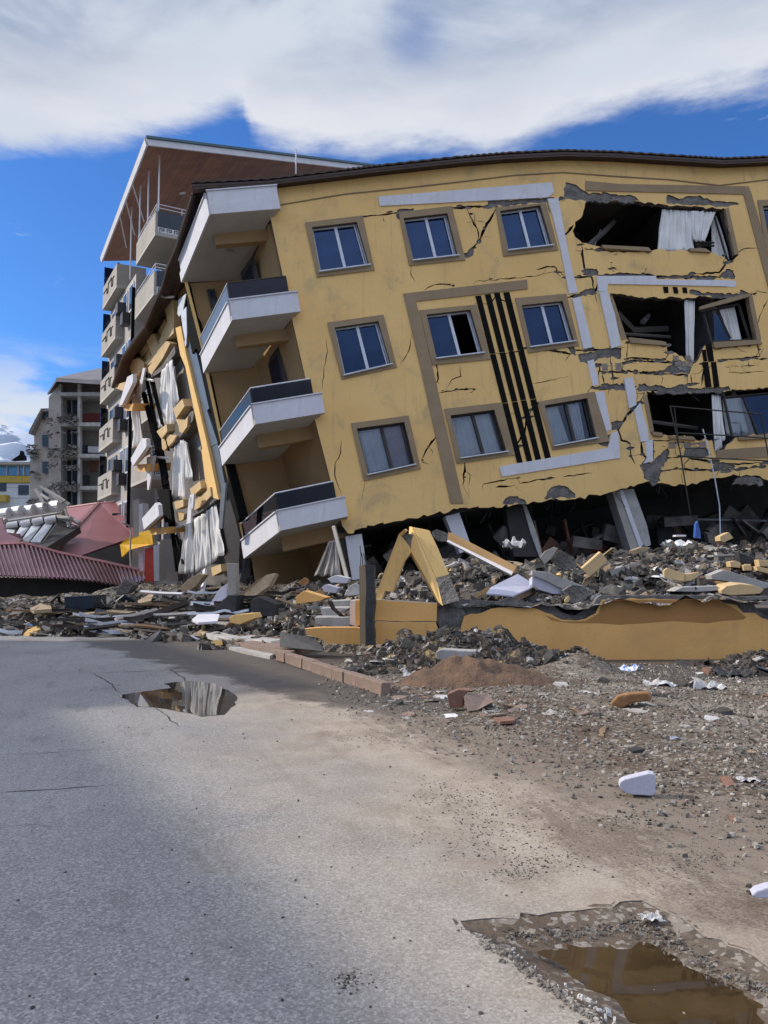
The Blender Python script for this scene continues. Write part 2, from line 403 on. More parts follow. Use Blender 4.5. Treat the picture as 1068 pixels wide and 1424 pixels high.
def asphalt():
    m = bpy.data.materials.new('worn_asphalt'); m.use_nodes = True; t = NT(m.node_tree); b = t.n['Principled BSDF']
    g = t.n.new('ShaderNodeNewGeometry'); v = g.outputs['Position']; x, y, z = t.sep(v)[0:3]
    base = t.mix(t.mapr(t.noise(v, .45, 5, .6), .3, .7), (.185, .18, .178), (.25, .245, .24))
    agg = t.vor(v, 95, 'F1', 1); gg = t.sep(agg)[0]
    base = t.mix(t.mapr(gg, .55, 1.0, 0, .45), base, (.48, .47, .45))
    base = t.mix(t.mapr(gg, .35, .0, 0, .55), base, (.09, .09, .095))
    base = t.mix(t.mapr(t.noise(v, 30, 4, .7), .5, .8, 0, .35), base, (.12, .12, .12))
    al = t.math('ADD', t.math('MULTIPLY', x, -.34), t.math('MULTIPLY', y, .94)); ac = t.math('ADD', t.math('MULTIPLY', x, .94), t.math('MULTIPLY', y, .34))
    streak = t.noise(t.comb(t.math('MULTIPLY', ac, 2.4), t.math('MULTIPLY', al, .7), 0), 1.0, 8, .72)
    fine = t.noise(v, 55, 4, .8); med = t.noise(v, 9, 6, .75)
    gran = t.math('ADD', t.math('MULTIPLY', fine, .5), t.math('MULTIPLY', med, .5))
    base = t.mix(t.mapr(t.math('ADD', streak, t.math('MULTIPLY_ADD', gran, .35, -.175)), .53, .68, 0, .5), base, (.11, .102, .097))
    base = t.mix(t.mapr(fine, .56, .70, 0, .55), base, (.10, .098, .095)); base = t.mix(t.mapr(fine, .44, .34, 0, .4), base, (.42, .41, .40))
    s = dust_nodes(t, v)
    dn = t.noise(v, 3.1, 6, .65)
    dust = t.mix(t.mapr(dn, .35, .65), (.31, .24, .17), (.43, .355, .27))  # tan of the dust also holds the sun's warmth on lit asphalt
    dust = t.mix(t.mapr(fine, .55, .68, 0, .65), dust, (.17, .13, .095)); dust = t.mix(t.mapr(fine, .46, .36, 0, .5), dust, (.52, .455, .37))
    base = t.mix(t.mapr(s, -3.0, -.4, 0, .70), base, dust)
    base = t.mix(t.math('MULTIPLY', t.mapr(t.math('ADD', s, t.math('MULTIPLY_ADD', gran, 1.2, -.6)), -.75, .35), .72), base, (.135, .105, .08))
    # dark damp mud in tracks near the verge and the wet strip at the far bend
    mn = t.math('ADD', t.noise(t.comb(t.math('MULTIPLY', ac, 1.9), t.math('MULTIPLY', al, .6), 3), 1.0, 9, .75, .3), t.math('MULTIPLY_ADD', gran, .5, -.25))
    mud = t.math('MULTIPLY', t.mapr(s, -1.9, .3), t.mapr(mn, .47, .60))
    base = t.mix(t.math('MULTIPLY', mud, .8), base, t.mix(t.mapr(fine, .4, .6), (.16, .115, .08), (.07, .055, .045)))
    wl = t.math('ADD', t.math('ADD', t.math('MULTIPLY', x, .8), t.math('MULTIPLY', y, .6)), t.math('MULTIPLY_ADD', t.noise(v, 1.1, 6, .65), 1.6, -.8))
    wet = t.math('MULTIPLY', t.math('MULTIPLY', t.mapr(t.math('ADD', wl, t.math('MULTIPLY_ADD', gran, .8, -.4)), 4.8, 5.05), t.mapr(y, 8.0, 9.6)), t.mapr(y, 18.1, 17.2))
    wet = t.math('MULTIPLY', wet, t.mapr(t.noise(v, 4, 5, .7), .2, .55, .75, 1))
    base = t.mix(t.math('MULTIPLY', wet, .9), base, (.066, .058, .052))
    t.put(b.inputs['Base Color'], base)
    t.put(b.inputs['Roughness'], t.mapr(wet, 0, 1, .85, .6)); b.inputs['Specular IOR Level'].default_value = .35
    bn = t.n.new('ShaderNodeBump'); bn.inputs['Strength'].default_value = .7; bn.inputs['Distance'].default_value = .006
    t.put(bn.inputs['Height'], t.math('ADD', gg, t.math('MULTIPLY', t.noise(v, 14, 5, .7), 1.5))); t.l.new(bn.outputs[0], b.inputs['Normal'])
    return m
def dirt():
    m = bpy.data.materials.new('gravelly_dirt'); m.use_nodes = True; t = NT(m.node_tree); b = t.n['Principled BSDF']
    g = t.n.new('ShaderNodeNewGeometry'); v = g.outputs['Position']
    c = t.mix(t.mapr(t.noise(v, .9, 6, .65, .3), .38, .62), (.11, .085, .065), (.25, .215, .175))
    c = t.mix(t.mapr(dust_nodes(t, v), 3.4, 1.4, 0, .8), c, (.10, .074, .053))
    cell = t.vor(v, 42, 'F1', 1); q = t.sep(cell)[0]; c = t.mix(t.mapr(q, .7, .98, 0, .7), c, (.32, .295, .26)); c = t.mix(t.mapr(q, .3, .0, 0, .7), c, (.07, .06, .05))
    cell2 = t.vor(v, 16, 'F1', 1); q2 = t.sep(cell2)[1]; c = t.mix(t.mapr(q2, .86, .97, 0, .5), c, (.34, .31, .28))
    c = t.mix(t.mapr(t.noise(v, 1.7, 5, .6), .50, .66, 0, .75), c, (.10, .068, .046))
    t.put(b.inputs['Base Color'], c); b.inputs['Roughness'].default_value = .95; b.inputs['Specular IOR Level'].default_value = .2
    bn = t.n.new('ShaderNodeBump'); bn.inputs['Strength'].default_value = 1; bn.inputs['Distance'].default_value = .02
    t.put(bn.inputs['Height'], t.math('ADD', t.math('MULTIPLY', q, .6), t.math('ADD', q2, t.noise(v, 6, 5, .7)))); t.l.new(bn.outputs[0], b.inputs['Normal'])
    return m
def rubble_mat(name='fine_rubble', dark=(.035, .032, .03), mid=(.10, .09, .08), light=(.27, .245, .215)):
    m = bpy.data.materials.new(name); m.use_nodes = True; t = NT(m.node_tree); b = t.n['Principled BSDF']
    g = t.n.new('ShaderNodeNewGeometry'); v = g.outputs['Position']
    c = t.mix(t.mapr(t.noise(v, 1.2, 5, .6), .35, .65), dark, mid)
    a = t.sep(t.vor(v, 9, 'F1', 1)); c = t.mix(t.mapr(a[0], .62, .7, 0, .85), c, light); c = t.mix(t.mapr(a[1], .84, .88, 0, .75), c, (.42, .30, .14)); c = t.mix(t.mapr(a[2], .86, .9, 0, .8), c, (.5, .5, .52))
    e = t.sep(t.vor(v, 28, 'F1', 1)); c = t.mix(t.mapr(e[0], .6, .9, 0, .6), c, light); c = t.mix(t.mapr(e[1], .45, .2, 0, .8), c, dark)
    t.put(b.inputs['Base Color'], c); b.inputs['Roughness'].default_value = .95; b.inputs['Specular IOR Level'].default_value = .2
    bn = t.n.new('ShaderNodeBump'); bn.inputs['Strength'].default_value = 1; bn.inputs['Distance'].default_value = .08
    t.put(bn.inputs['Height'], t.math('ADD', a[0], t.math('ADD', e[0], t.noise(v, 5, 6, .7)))); t.l.new(bn.outputs[0], b.inputs['Normal'])
    return m
def water(name, col, rough=.015, murk=(.08, .05, .025)):
    m = bpy.data.materials.new(name); m.use_nodes = True; t = NT(m.node_tree); b = t.n['Principled BSDF']
    g = t.n.new('ShaderNodeNewGeometry'); v = g.outputs['Position']
    t.put(b.inputs['Base Color'], t.mix(t.mapr(t.noise(v, 2.2, 5, .6), .35, .65), col, murk))
    b.inputs['Roughness'].default_value = rough; b.inputs['IOR'].default_value = 1.33; b.inputs['Specular IOR Level'].default_value = .5
    bn = t.n.new('ShaderNodeBump'); bn.inputs['Strength'].default_value = .02; bn.inputs['Distance'].default_value = .02
    t.put(bn.inputs['Height'], t.noise(v, 3, 2)); t.l.new(bn.outputs[0], b.inputs['Normal']); return m
ASPH, DIRT, RUB = asphalt(), dirt(), rubble_mat()
EARTH = rubble_mat('dark_earth', (.035, .028, .022), (.085, .065, .05), (.16, .13, .10))
# ground to the horizon, the road on it with a real pothole
MB().grid([[(x, y, -.16) for x in (-6000, -300, -60, 60, 300, 6000)] for y in (-300, -60, 60, 300, 1200, 9000)]).build('ground', DIRT, kind='structure')
hole_px = [(640, 1281), (700, 1276), (770, 1268), (830, 1262), (893, 1252), (925, 1268), (965, 1290), (1010, 1315), (1068, 1345), (1120, 1370), (1180, 1420), (1200, 1480), (1100, 1560), (960, 1540), (870, 1450), (835, 1418), (790, 1385), (735, 1345), (690, 1315), (662, 1297)]
hole = [tuple(atZ(x, y, 0)[:2]) for x, y in hole_px]
hole = rough_line(hole, .035, .06, True, 3)
ring = lambda h, k: [(sum(p[0] for p in h) / len(h) * (1 - k) + p[0] * k, sum(p[1] for p in h) / len(h) * (1 - k) + p[1] * k) for p in h]
rd = plate([(-60, -25), (60, -25), (60, 90), (-60, 90)], [hole], lambda u, v: Vector((u, v, 0)), (0, 0, -.07), 0, 1)
build_plate(rd, 'road', ASPH, CONC, kind='structure')
def disc_grid(outline, z, amp, seed, inner=(.0, .25, .5, .7, .85, .95, 1.05), drop=0):
    P = []
    for k in inner:
        r = ring(outline, max(k, .001)); P.append([Vector((x, y, z - drop * (1 - k) + amp * noise.noise(Vector((x * 9, y * 9, seed))))) for x, y in r + [r[0]]])
    return MB().grid(P)
disc_grid(hole, -.004, .012, 3, drop=.075).build('pothole_bed', DIRT, kind='structure', smooth=True)
MUDW = water('muddy_water', (.062, .040, .019), .02, (.038, .024, .012))
pw_px = [(715, 1308), (760, 1298), (810, 1300), (860, 1304), (905, 1312), (940, 1330), (955, 1345), (990, 1358), (1030, 1366), (1068, 1370), (1180, 1400), (1200, 1490), (1100, 1550), (960, 1530), (880, 1455), (845, 1420), (800, 1385), (750, 1345)]
MB().add([atZ(x, y, -.036) for x, y in pw_px], [tuple(range(len(pw_px)))]).build('puddle_water', MUDW, kind='structure')
CLRW = water('clear_puddle_water', (.055, .047, .038), .006, (.04, .032, .025))
p2 = [(165, 967), (200, 962), (238, 957), (228, 951), (262, 947), (300, 951), (318, 960), (330, 970), (328, 980), (318, 988), (312, 994), (280, 997), (250, 990), (216, 984), (190, 983)]
P2 = rough_line([tuple(atZ(x, y, 0)[:2]) for x, y in p2], .03, .15, True, 5)
MB().add([Vector((x, y, .004)) for x, y in P2], [tuple(range(len(P2)))]).build('puddle_water', CLRW, kind='structure')
# tarmac seams and cracks
CRK = mat('tarmac_crack_fill', (.06, .056, .052), scale=8, fine=60, bump=.3)
for k, (pl, wd) in enumerate([([(128, 936), (150, 948), (167, 966)], .02), ([(216, 984), (235, 998), (248, 1010)], .018), ([(235, 930), (262, 948), (285, 953)], .03), ([(0, 1102), (80, 1098), (165, 1090)], .014), ([(0, 1050), (70, 1047), (140, 1042)], .008), ([(128, 936), (190, 934), (232, 932)], .02), ([(75, 1150), (40, 1146), (0, 1152)], .005)]):
    g2 = [tuple(atZ(x, y, 0)[:2]) for x, y in pl]; cr = crack(g2, wd, k, .02); n = len(cr) // 2; o = MB()
    o.strip([Vector((*cr[i], .003)) for i in range(n)], [Vector((*cr[2 * n - 1 - i], .003)) for i in range(n)]); o.build('road_crack', CRK, kind='structure')
# the lot beside the road
def lot_h(x, y):
    d = edge_dist(x, y)
    n = noise.noise(Vector((x * .9, y * .9, 0))) * .06 + noise.noise(Vector((x * 3.1, y * 3.1, 4))) * .025 + noise.noise(Vector((x * 9, y * 9, 8))) * .012
    h = -.05 + min(max(d, -.6) * .09, .10) - .17 * min(1, max(0, (y - 10.5) / 2)) * min(1, max(0, (x - 2.6) / 1)) + n * min(1, max(0, d * 1.2 + .5))
    def mound(cx, cy, rx, ry, hh): return hh * math.exp(-((x - cx) / rx) ** 2 - ((y - cy) / ry) ** 2)
    big = mound(1.7, 12.6, 1.1, .5, .42) + mound(.4, 12.9, .9, .5, .28) + mound(3.0, 11.8, .55, .45, .32) + mound(1.1, 10.7, 1.0, .4, .20) + mound(6.4, 12.4, 1.2, .6, .36)
    nn = 1 + .45 * noise.noise(Vector((x * 4, y * 4, 2))) + .3 * noise.noise(Vector((x * 10, y * 10, 5)))
    return h + big * nn
LX = lambda i: -4 + i * .1
P = [[(LX(i), 1 + j * .1, lot_h(LX(i), 1 + j * .1)) for i in range(190)] for j in range(125)]
for r in P:
    for i, (x, y, z) in enumerate(r):
        if edge_dist(x, y) < -.5: r[i] = (x, y, -.12)
MB().grid(P).build('lot_ground', DIRT, kind='structure', smooth=True)
P = []
for j in range(30):
    P.append([]);
    for i in range(90):
        x, y = -.8 + i * .1, 11.6 + j * .075
        k = min(1, j / 4, (29 - j) / 3, i / 4, (89 - i) / 4) * (1 if x < 2.9 else max(0, 1 - (x - 2.9) / .7) if x < 5 else min(1, (x - 5) / .6))
        n = noise.noise(Vector((x * 2.2, y * 4, 11))) * .15 + noise.noise(Vector((x * 7, y * 9, 1))) * .07 + noise.noise(Vector((x * 16, y * 18, 1))) * .03
        P[-1].append((x, y, lot_h(x, y) + (n + .02) * k - .12 * (1 - k)))
MB().grid(P).build('churned_earth_bank', EARTH, kind='structure', smooth=False)

# ================================================================== RUBBLE TERRAIN (height from surveyed points)
CP = []
def cp(px, py, D): p = atY(px, py, D); CP.append((p.x, p.y, p.z))
for a in [(620, 838, 14), (700, 836, 13.9), (830, 838, 13.9), (950, 828, 13.9), (1068, 833, 13.9), (1250, 833, 13.9), (600, 800, 17), (700, 792, 16.5), (850, 792, 16), (1000, 790, 16), (1250, 790, 16),
          (560, 800, 20), (650, 782, 20), (740, 785, 20), (850, 775, 20), (950, 762, 20), (1060, 760, 20), (1250, 760, 20), (500, 850, 16), (450, 850, 17), (445, 818, 20), (380, 838, 21), (410, 808, 23),
          (330, 822, 24), (270, 818, 27), (220, 812, 30), (330, 868, 18.8), (250, 872, 19), (150, 872, 20), (50, 872, 20), (100, 858, 23), (0, 858, 23), (200, 840, 24), (150, 838, 27), (50, 842, 26), (0, 842, 26), (-80, 842, 26)]: cp(*a)
for x, y in [(-14, 18.2), (-10, 18.2), (-6, 18.2), (-4, 17.6), (-2.4, 16.2), (-1.8, 15.4), (-1.2, 14.2), (-.6, 13.3)]: CP.append((x, y, -.1))
for x, y in [(0, 27), (5, 27), (10, 27), (15, 27), (-3, 27)]: CP.append((x, y, 1.7))
def shep(x, y):
    s = w_ = 0
    for a, b, c in CP:
        q = 1 / (((x - a) ** 2 + (y - b) ** 2) ** 1.6 + .02); s += q * c; w_ += q
    return s / w_
def in_heap(x, y):
    if x > -.15: return y > 13.62
    return y > 13.4 and edge_dist(x, y) > 0 or y > 18.3
def heap_h(x, y): return shep(x, y) + noise.noise(Vector((x * 1.1, y * 1.1, 3))) * .16 + noise.noise(Vector((x * 3.3, y * 3.3, 6))) * .10
HC = {}
P = []; faces = []; vs = []; idx = {}
st_ = .16
for j in range(110):
    for i in range(200):
        x, y = -16 + i * st_, 13.3 + j * st_
        if in_heap(x, y):
            z = heap_h(x, y) + noise.noise(Vector((x * 7, y * 7, 9))) * .07 - .06
            idx[(i, j)] = len(vs); vs.append(Vector((x + random.uniform(-.04, .04), y + random.uniform(-.04, .04), z)))
for (i, j) in idx:
    q = [(i, j), (i + 1, j), (i + 1, j + 1), (i, j + 1)]
    if all(k in idx for k in q): faces.append(tuple(idx[k] for k in q))
hp = MB(); hp.add(vs, faces); hp.build('rubble_bed', RUB, kind='stuff', label='bed of crushed rubble and dust around the collapsed ground floor')
def surf(x, y):
    if in_heap(x, y): return heap_h(x, y) - .04
    if edge_dist(x, y) > -.4: return max(lot_h(x, y), 0)
    return 0

# ================================================================== LEANING YELLOW BUILDING
BLD = empty('apartment_building', (-1.0, 22.0, 1.0), 'yellow cracked apartment building leaning over its crushed ground floor, with white corner balconies', 'building')
outer_px = [(372, 262), (480, 247), (530, 241), (640, 229), (700, 224), (780, 220), (850, 222), (950, 228), (1000, 231), (1068, 228), (1200, 222), (1420, 215), (1460, 640), (1200, 655), (1068, 668), (1050, 661), (1020, 659), (985, 668), (940, 676), (905, 668),
            (872, 679), (855, 683), (830, 688), (800, 694), (760, 696), (720, 701), (680, 706), (640, 706), (600, 716), (560, 724), (520, 731), (484, 742), (476, 731), (460, 669), (438, 584), (406, 443), (376, 302)]
outer = [f2(*p) for p in outer_px]
outer = outer[:11] + outer[11:12] + rough_line(outer[12:32], .06, .12, False, 2) + outer[32:]
def Q(conv, *pts): return [conv(*p) for p in pts]
win = {}   # name: (surround outer, opening)
win['a1'] = (Q(c3, (655, 285), (940, 250), (1000, 520), (715, 555)), Q(c3, (690, 308), (912, 282), (972, 492), (730, 525)))
win['a2'] = ([(455, 449), (533, 438), (552, 511), (475, 528)], [(465, 456), (526, 447), (543, 506), (479, 521)])
win['a3'] = ([(488, 589), (568, 578), (585, 652), (506, 669)], [(496, 596), (562, 587), (576, 645), (512, 659)])
win['b1'] = ([(554, 296), (628, 287), (647, 362), (569, 370)], [(561, 304), (622, 297), (636, 355), (575, 362)])
win['b2'] = ([(583, 432), (662, 424), (682, 500), (601, 508)], [(593, 438), (654, 431), (671, 490), (607, 498)])
win['b3'] = ([(618, 569), (697, 560), (716, 633), (635, 645)], [(626, 578), (687, 570), (704, 627), (641, 636)])
win['c1'] = ([(689, 289), (759, 283), (776, 348), (700, 357)], [(695, 294), (751, 286), (767, 341), (707, 348)])
win['c2'] = ([(716, 415), (787, 409), (805, 481), (734, 491)], [(725, 425), (782, 419), (798, 474), (738, 482)])
win['c3'] = ([(748, 559), (826, 545), (847, 614), (768, 626)], [(757, 564), (816, 554), (829, 608), (771, 619)])
win['d1'] = ([(1053, 279), (1125, 275), (1145, 352), (1066, 356)], [(1060, 287), (1118, 282), (1134, 344), (1071, 348)])
H1 = Q(c6, (165, 172), (300, 172), (380, 178), (480, 190), (600, 200), (700, 208), (732, 205), (745, 250), (765, 330), (792, 400), (772, 422), (735, 412), (690, 388), (640, 380), (560, 380), (440, 380), (420, 386), (350, 372), (225, 366), (150, 350), (118, 325), (108, 300), (118, 262), (150, 230), (158, 200))
H2 = Q(c6, (262, 558), (350, 566), (420, 575), (580, 575), (700, 570), (832, 562), (850, 640), (872, 752), (680, 768), (655, 770), (640, 800), (618, 842), (590, 858), (560, 815), (500, 800), (490, 765), (430, 752), (335, 750), (310, 690), (290, 640))
H3 = Q(c6, (410, 962), (560, 964), (650, 968), (760, 958), (1000, 945), (1040, 1115), (914, 1135), (790, 1150), (745, 1180), (705, 1240), (690, 1200), (682, 1160), (620, 1165), (600, 1148), (500, 1145), (435, 1135))
holes = [[f2(*p) for p in w_[1]] for w_ in win.values()]
for k, h in enumerate((H1, H2, H3)): holes.append(rough_line([f2(*p) for p in h], .05, .11, True, 20 + k))
spalls = [Q(c6, (68, 165), (78, 100), (118, 108), (150, 132), (175, 148), (250, 142), (310, 152), (355, 155), (385, 178), (300, 176), (170, 176)),
          Q(c6, (496, 188), (500, 150), (520, 155), (548, 168), (590, 155), (640, 158), (690, 178), (745, 182), (795, 188), (730, 200), (620, 196)),
          Q(c6, (148, 478), (158, 455), (205, 455), (212, 482)), Q(c6, (712, 490), (740, 458), (774, 460), (776, 498)),
          Q(c6, (95, 573), (150, 548), (195, 538), (208, 560), (140, 572)), Q(c6, (590, 560), (600, 540), (640, 556), (700, 556), (795, 560), (800, 542), (850, 558), (870, 545), (862, 566), (700, 574)),
          Q(c6, (370, 955), (380, 932), (440, 938), (520, 945), (560, 932), (600, 948), (690, 945), (750, 938), (760, 955), (620, 966), (500, 962)),
          Q(c6, (130, 810), (220, 790), (310, 785), (305, 830), (280, 822), (240, 822), (170, 850), (140, 842)), Q(c6, (465, 885), (490, 870), (520, 850), (520, 812), (600, 862), (590, 890)),
          Q(c6, (180, 945), (320, 930), (372, 940), (360, 957), (200, 955)), Q(c6, (265, 1090), (320, 1080), (312, 1100), (290, 1120), (268, 1122)),
          Q(c6, (200, 1160), (262, 1138), (250, 1190), (225, 1185)), Q(c6, (400, 1320), (385, 1265), (440, 1250), (500, 1195), (505, 1225), (470, 1290), (470, 1330), (440, 1345)),
          Q(c6, (565, 1225), (570, 1190), (660, 1195), (680, 1225), (640, 1240)), Q(c6, (680, 1270), (720, 1255), (780, 1270), (770, 1282), (690, 1285)),
          Q(c6, (775, 1345), (790, 1320), (850, 1308), (890, 1325), (895, 1346)), Q(c5, (155, 250), (155, 215), (222, 205), (222, 235), (180, 245), (176, 268)),
          Q(c5, (528, 190), (545, 170), (600, 165), (640, 172), (690, 158), (740, 165), (768, 176), (690, 190), (590, 200)), Q(c5, (590, 1424), (600, 1405), (635, 1395), (680, 1408), (690, 1424)),
          Q(c5, (760, 1404), (775, 1375), (810, 1352), (860, 1358), (890, 1385), (890, 1400)), Q(c5, (850, 775), (870, 768), (890, 790), (890, 818), (870, 800)), Q(c5, (420, 400), (445, 388), (470, 375), (468, 402), (440, 412))]
cracks = [(Q(c5, (380, 203), (450, 203), (530, 195)), .09), (Q(c5, (740, 180), (770, 172), (830, 165)), .10), (Q(c6, (0, 172), (30, 172), (68, 170)), .10), (Q(c5, (20, 240), (55, 236), (95, 234), (155, 222)), .05), (Q(c5, (440, 203), (465, 255), (485, 290), (492, 340)), .05), (Q(c5, (565, 205), (525, 270), (492, 345), (470, 370), (430, 402)), .07),
          (Q(c5, (215, 445), (212, 480), (230, 510)), .02), (Q(c5, (265, 545), (310, 522), (360, 520), (385, 528)), .035), (Q(c5, (470, 520), (480, 508), (600, 498), (720, 488), (790, 470), (845, 470)), .03), (Q(c5, (730, 460), (770, 448), (805, 445), (818, 470)), .04),
          (Q(c5, (215, 730), (205, 790), (165, 860)), .02), (Q(c5, (315, 840), (325, 910), (312, 935)), .04), (Q(c5, (415, 850), (418, 900), (380, 915), (358, 950)), .025), (Q(c5, (320, 970), (400, 955), (475, 950)), .03), (Q(c5, (400, 957), (475, 951)), .045),
          (Q(c5, (320, 1140), (285, 1190), (255, 1245)), .05), (Q(c5, (432, 1245), (435, 1290), (425, 1350)), .05), (Q(c5, (505, 1365), (510, 1345), (560, 1335), (650, 1318), (655, 1335)), .03), (Q(c5, (560, 1358), (640, 1350)), .045), (Q(c5, (655, 1318), (660, 1342), (720, 1330), (790, 1322)), .035),
          (Q(c5, (475, 600), (540, 600), (560, 570), (600, 590), (640, 600)), .03), (Q(c5, (545, 800), (590, 808), (650, 798), (700, 780)), .03), (Q(c5, (560, 1065), (610, 1060), (650, 1050)), .02), (Q(c5, (725, 1015), (690, 1070), (680, 1130), (640, 1195)), .06), (Q(c5, (700, 930), (770, 920), (860, 900)), .02),
          (Q(c6, (145, 360), (150, 410), (155, 470)), .06), (Q(c6, (60, 330), (100, 290), (112, 275)), .06), (Q(c6, (210, 482), (300, 482), (400, 482), (450, 490), (560, 490), (720, 492)), .10), (Q(c6, (270, 430), (268, 455), (300, 462)), .04), (Q(c6, (0, 445), (40, 450), (40, 470), (75, 470)), .04),
          (Q(c6, (75, 575), (130, 565), (205, 545), (215, 500)), .08), (Q(c6, (780, 400), (810, 375), (870, 370)), .03), (Q(c6, (870, 690), (885, 640), (914, 580)), .03), (Q(c6, (865, 545), (914, 556)), .03),
          (Q(c6, (110, 790), (160, 795), (240, 790), (320, 780)), .06), (Q(c6, (320, 830), (420, 838), (520, 840)), .04), (Q(c6, (230, 885), (330, 880), (470, 888)), .05), (Q(c6, (370, 955), (560, 962), (760, 955)), .08), (Q(c6, (180, 950), (330, 948)), .07),
          (Q(c6, (405, 970), (385, 1010), (330, 1060), (295, 1120), (310, 1165), (345, 1175), (350, 1230), (365, 1260)), .07), (Q(c6, (390, 1170), (395, 1220), (415, 1240), (392, 1262)), .08),
          (Q(c6, (640, 850), (650, 870), (640, 940)), .05), (Q(c6, (595, 890), (600, 930)), .05), (Q(c6, (735, 838), (780, 828), (860, 825), (880, 790)), .03), (Q(c6, (730, 860), (800, 862), (880, 850)), .03), (Q(c6, (750, 885), (820, 885), (900, 880)), .03), (Q(c6, (775, 830), (780, 862), (772, 885)), .025), (Q(c6, (830, 830), (835, 860), (822, 888)), .025), (Q(c6, (870, 830), (914, 826)), .05),
          (Q(c6, (265, 820), (270, 880), (275, 940)), .04), (Q(c6, (220, 850), (215, 900), (222, 940)), .03), (Q(c6, (430, 1162), (495, 1165)), .03), (Q(c6, (500, 1240), (560, 1230), (640, 1245), (720, 1262), (780, 1262), (900, 1255)), .06), (Q(c6, (530, 1200), (545, 1172), (600, 1180), (660, 1175)), .04), (Q(c6, (560, 1270), (590, 1240), (630, 1245)), .04),
          (Q(c6, (70, 1315), (130, 1305), (190, 1298)), .04), (Q(c4, (695, 330), (690, 390), (662, 440), (660, 500), (680, 560), (692, 605)), .022), (Q(c4, (808, 540), (800, 590), (795, 620)), .015), (Q(c4, (900, 630), (900, 650)), .02), (Q(c3, (762, 860), (768, 920), (750, 1000), (742, 1110)), .02)]
for q_ in (((335, 758), (490, 768), (506, 802), (488, 830), (332, 826), (335, 758)), ((335, 838), (522, 843), (520, 862), (462, 884), (340, 882)), ((362, 890), (470, 892), (580, 893), (582, 938)), ((692, 788), (780, 778), (868, 765), (880, 818), (790, 828), (702, 832)), ((160, 378), (300, 384), (438, 386)),
           ((742, 392), (748, 425), (712, 472), (600, 478)), ((80, 492), (185, 487), (197, 545)), ((215, 855), (222, 880), (310, 882), (318, 850)), ((228, 890), (240, 938)), ((500, 1195), (520, 1178), (560, 1172)), ((470, 1290), (560, 1282), (680, 1290), (800, 1282), (914, 1270)), ((440, 1165), (440, 1245)), ((130, 812), (60, 800), (0, 790))):
    cracks.append((Q(c6, *q_), .055))
br_ = random.Random(31); extra = []
for c, w_ in cracks:
    if w_ < .04: continue
    for k in range(len(c)):
        if br_.random() < .6:
            x_, y_ = c[k]; a_ = br_.choice((.15, 3.0, 1.4, -1.5, .9, 2.2)) + br_.gauss(0, .25); L_ = br_.uniform(7, 24)
            m_ = (x_ + math.cos(a_) * L_ * .5 + br_.gauss(0, 2), y_ + math.sin(a_) * L_ * .5 + br_.gauss(0, 2)); extra.append(([(x_, y_), m_, (x_ + math.cos(a_) * L_, y_ + math.sin(a_) * L_ + br_.gauss(0, 3))], .018))
cracks += extra
n0 = len(holes)
fr_ = random.Random(77); flecks = []
for c, w_ in cracks:
    if w_ < .03: continue
    p = rough_line([f2(*q) for q in c], .03, .2, False, 5)
    for q in p:
        if fr_.random() < (.55 if w_ >= .05 else .25):
            r0 = fr_.uniform(.015, .03 + w_ * .7); n_ = fr_.randint(7, 11); cx, cy = q[0] + fr_.gauss(0, .02), q[1] + fr_.gauss(0, .02); st0 = fr_.uniform(1.2, 4)
            flecks.append([(cx + math.cos(i * 6.283 / n_) * r0 * st0 * fr_.uniform(.6, 1.2), cy + math.sin(i * 6.283 / n_) * r0 * fr_.uniform(.6, 1.2)) for i in range(n_)])
holes += flecks
holes += [rough_line([f2(*p) for p in s], .045, .09, True, 50 + k) for k, s in enumerate(spalls)]
holes += [crack([f2(*p) for p in c], w_ * 1.05, 90 + k, .022) for k, (c, w_) in enumerate(cracks)]
wall = build_plate(plate(outer, holes, fp, FB * .2, 0, 1), 'wall', YEL, EDGE, parent=BLD)
# exposed concrete behind the fallen render, with lumpy surface
for k, s in enumerate(spalls):
    pl = rough_line([f2(*p) for p in s], .045, .09, True, 50 + k)
    cx, cy = sum(p[0] for p in pl) / len(pl), sum(p[1] for p in pl) / len(pl)
    big = [(cx + (p[0] - cx) * 1.05 , cy + (p[1] - cy) * 1.1) for p in pl]
    MB().prism([fp(u, v, .035) for u, v in big], FB * .1).build('exposed_concrete', CONC, wall)
mb = MB()
for pl in flecks:
    cx, cy = sum(p[0] for p in pl) / len(pl), sum(p[1] for p in pl) / len(pl)
    mb.prism([fp(cx + (u - cx) * 1.15, cy + (v - cy) * 1.15, .03 + fr_.uniform(0, .012)) for u, v in pl], FB * .08)
mb.build('chipped_patches', CONC, wall, kind='stuff')
def trim(name, m, px, off=-.03, th=.05, label=None, rl=0, parent=None):
    pts = [f2(*p) for p in px]
    return MB().prism([fp(u, v, off) for u, v in pts], FB * th).build(name, m, parent or BLD, label)
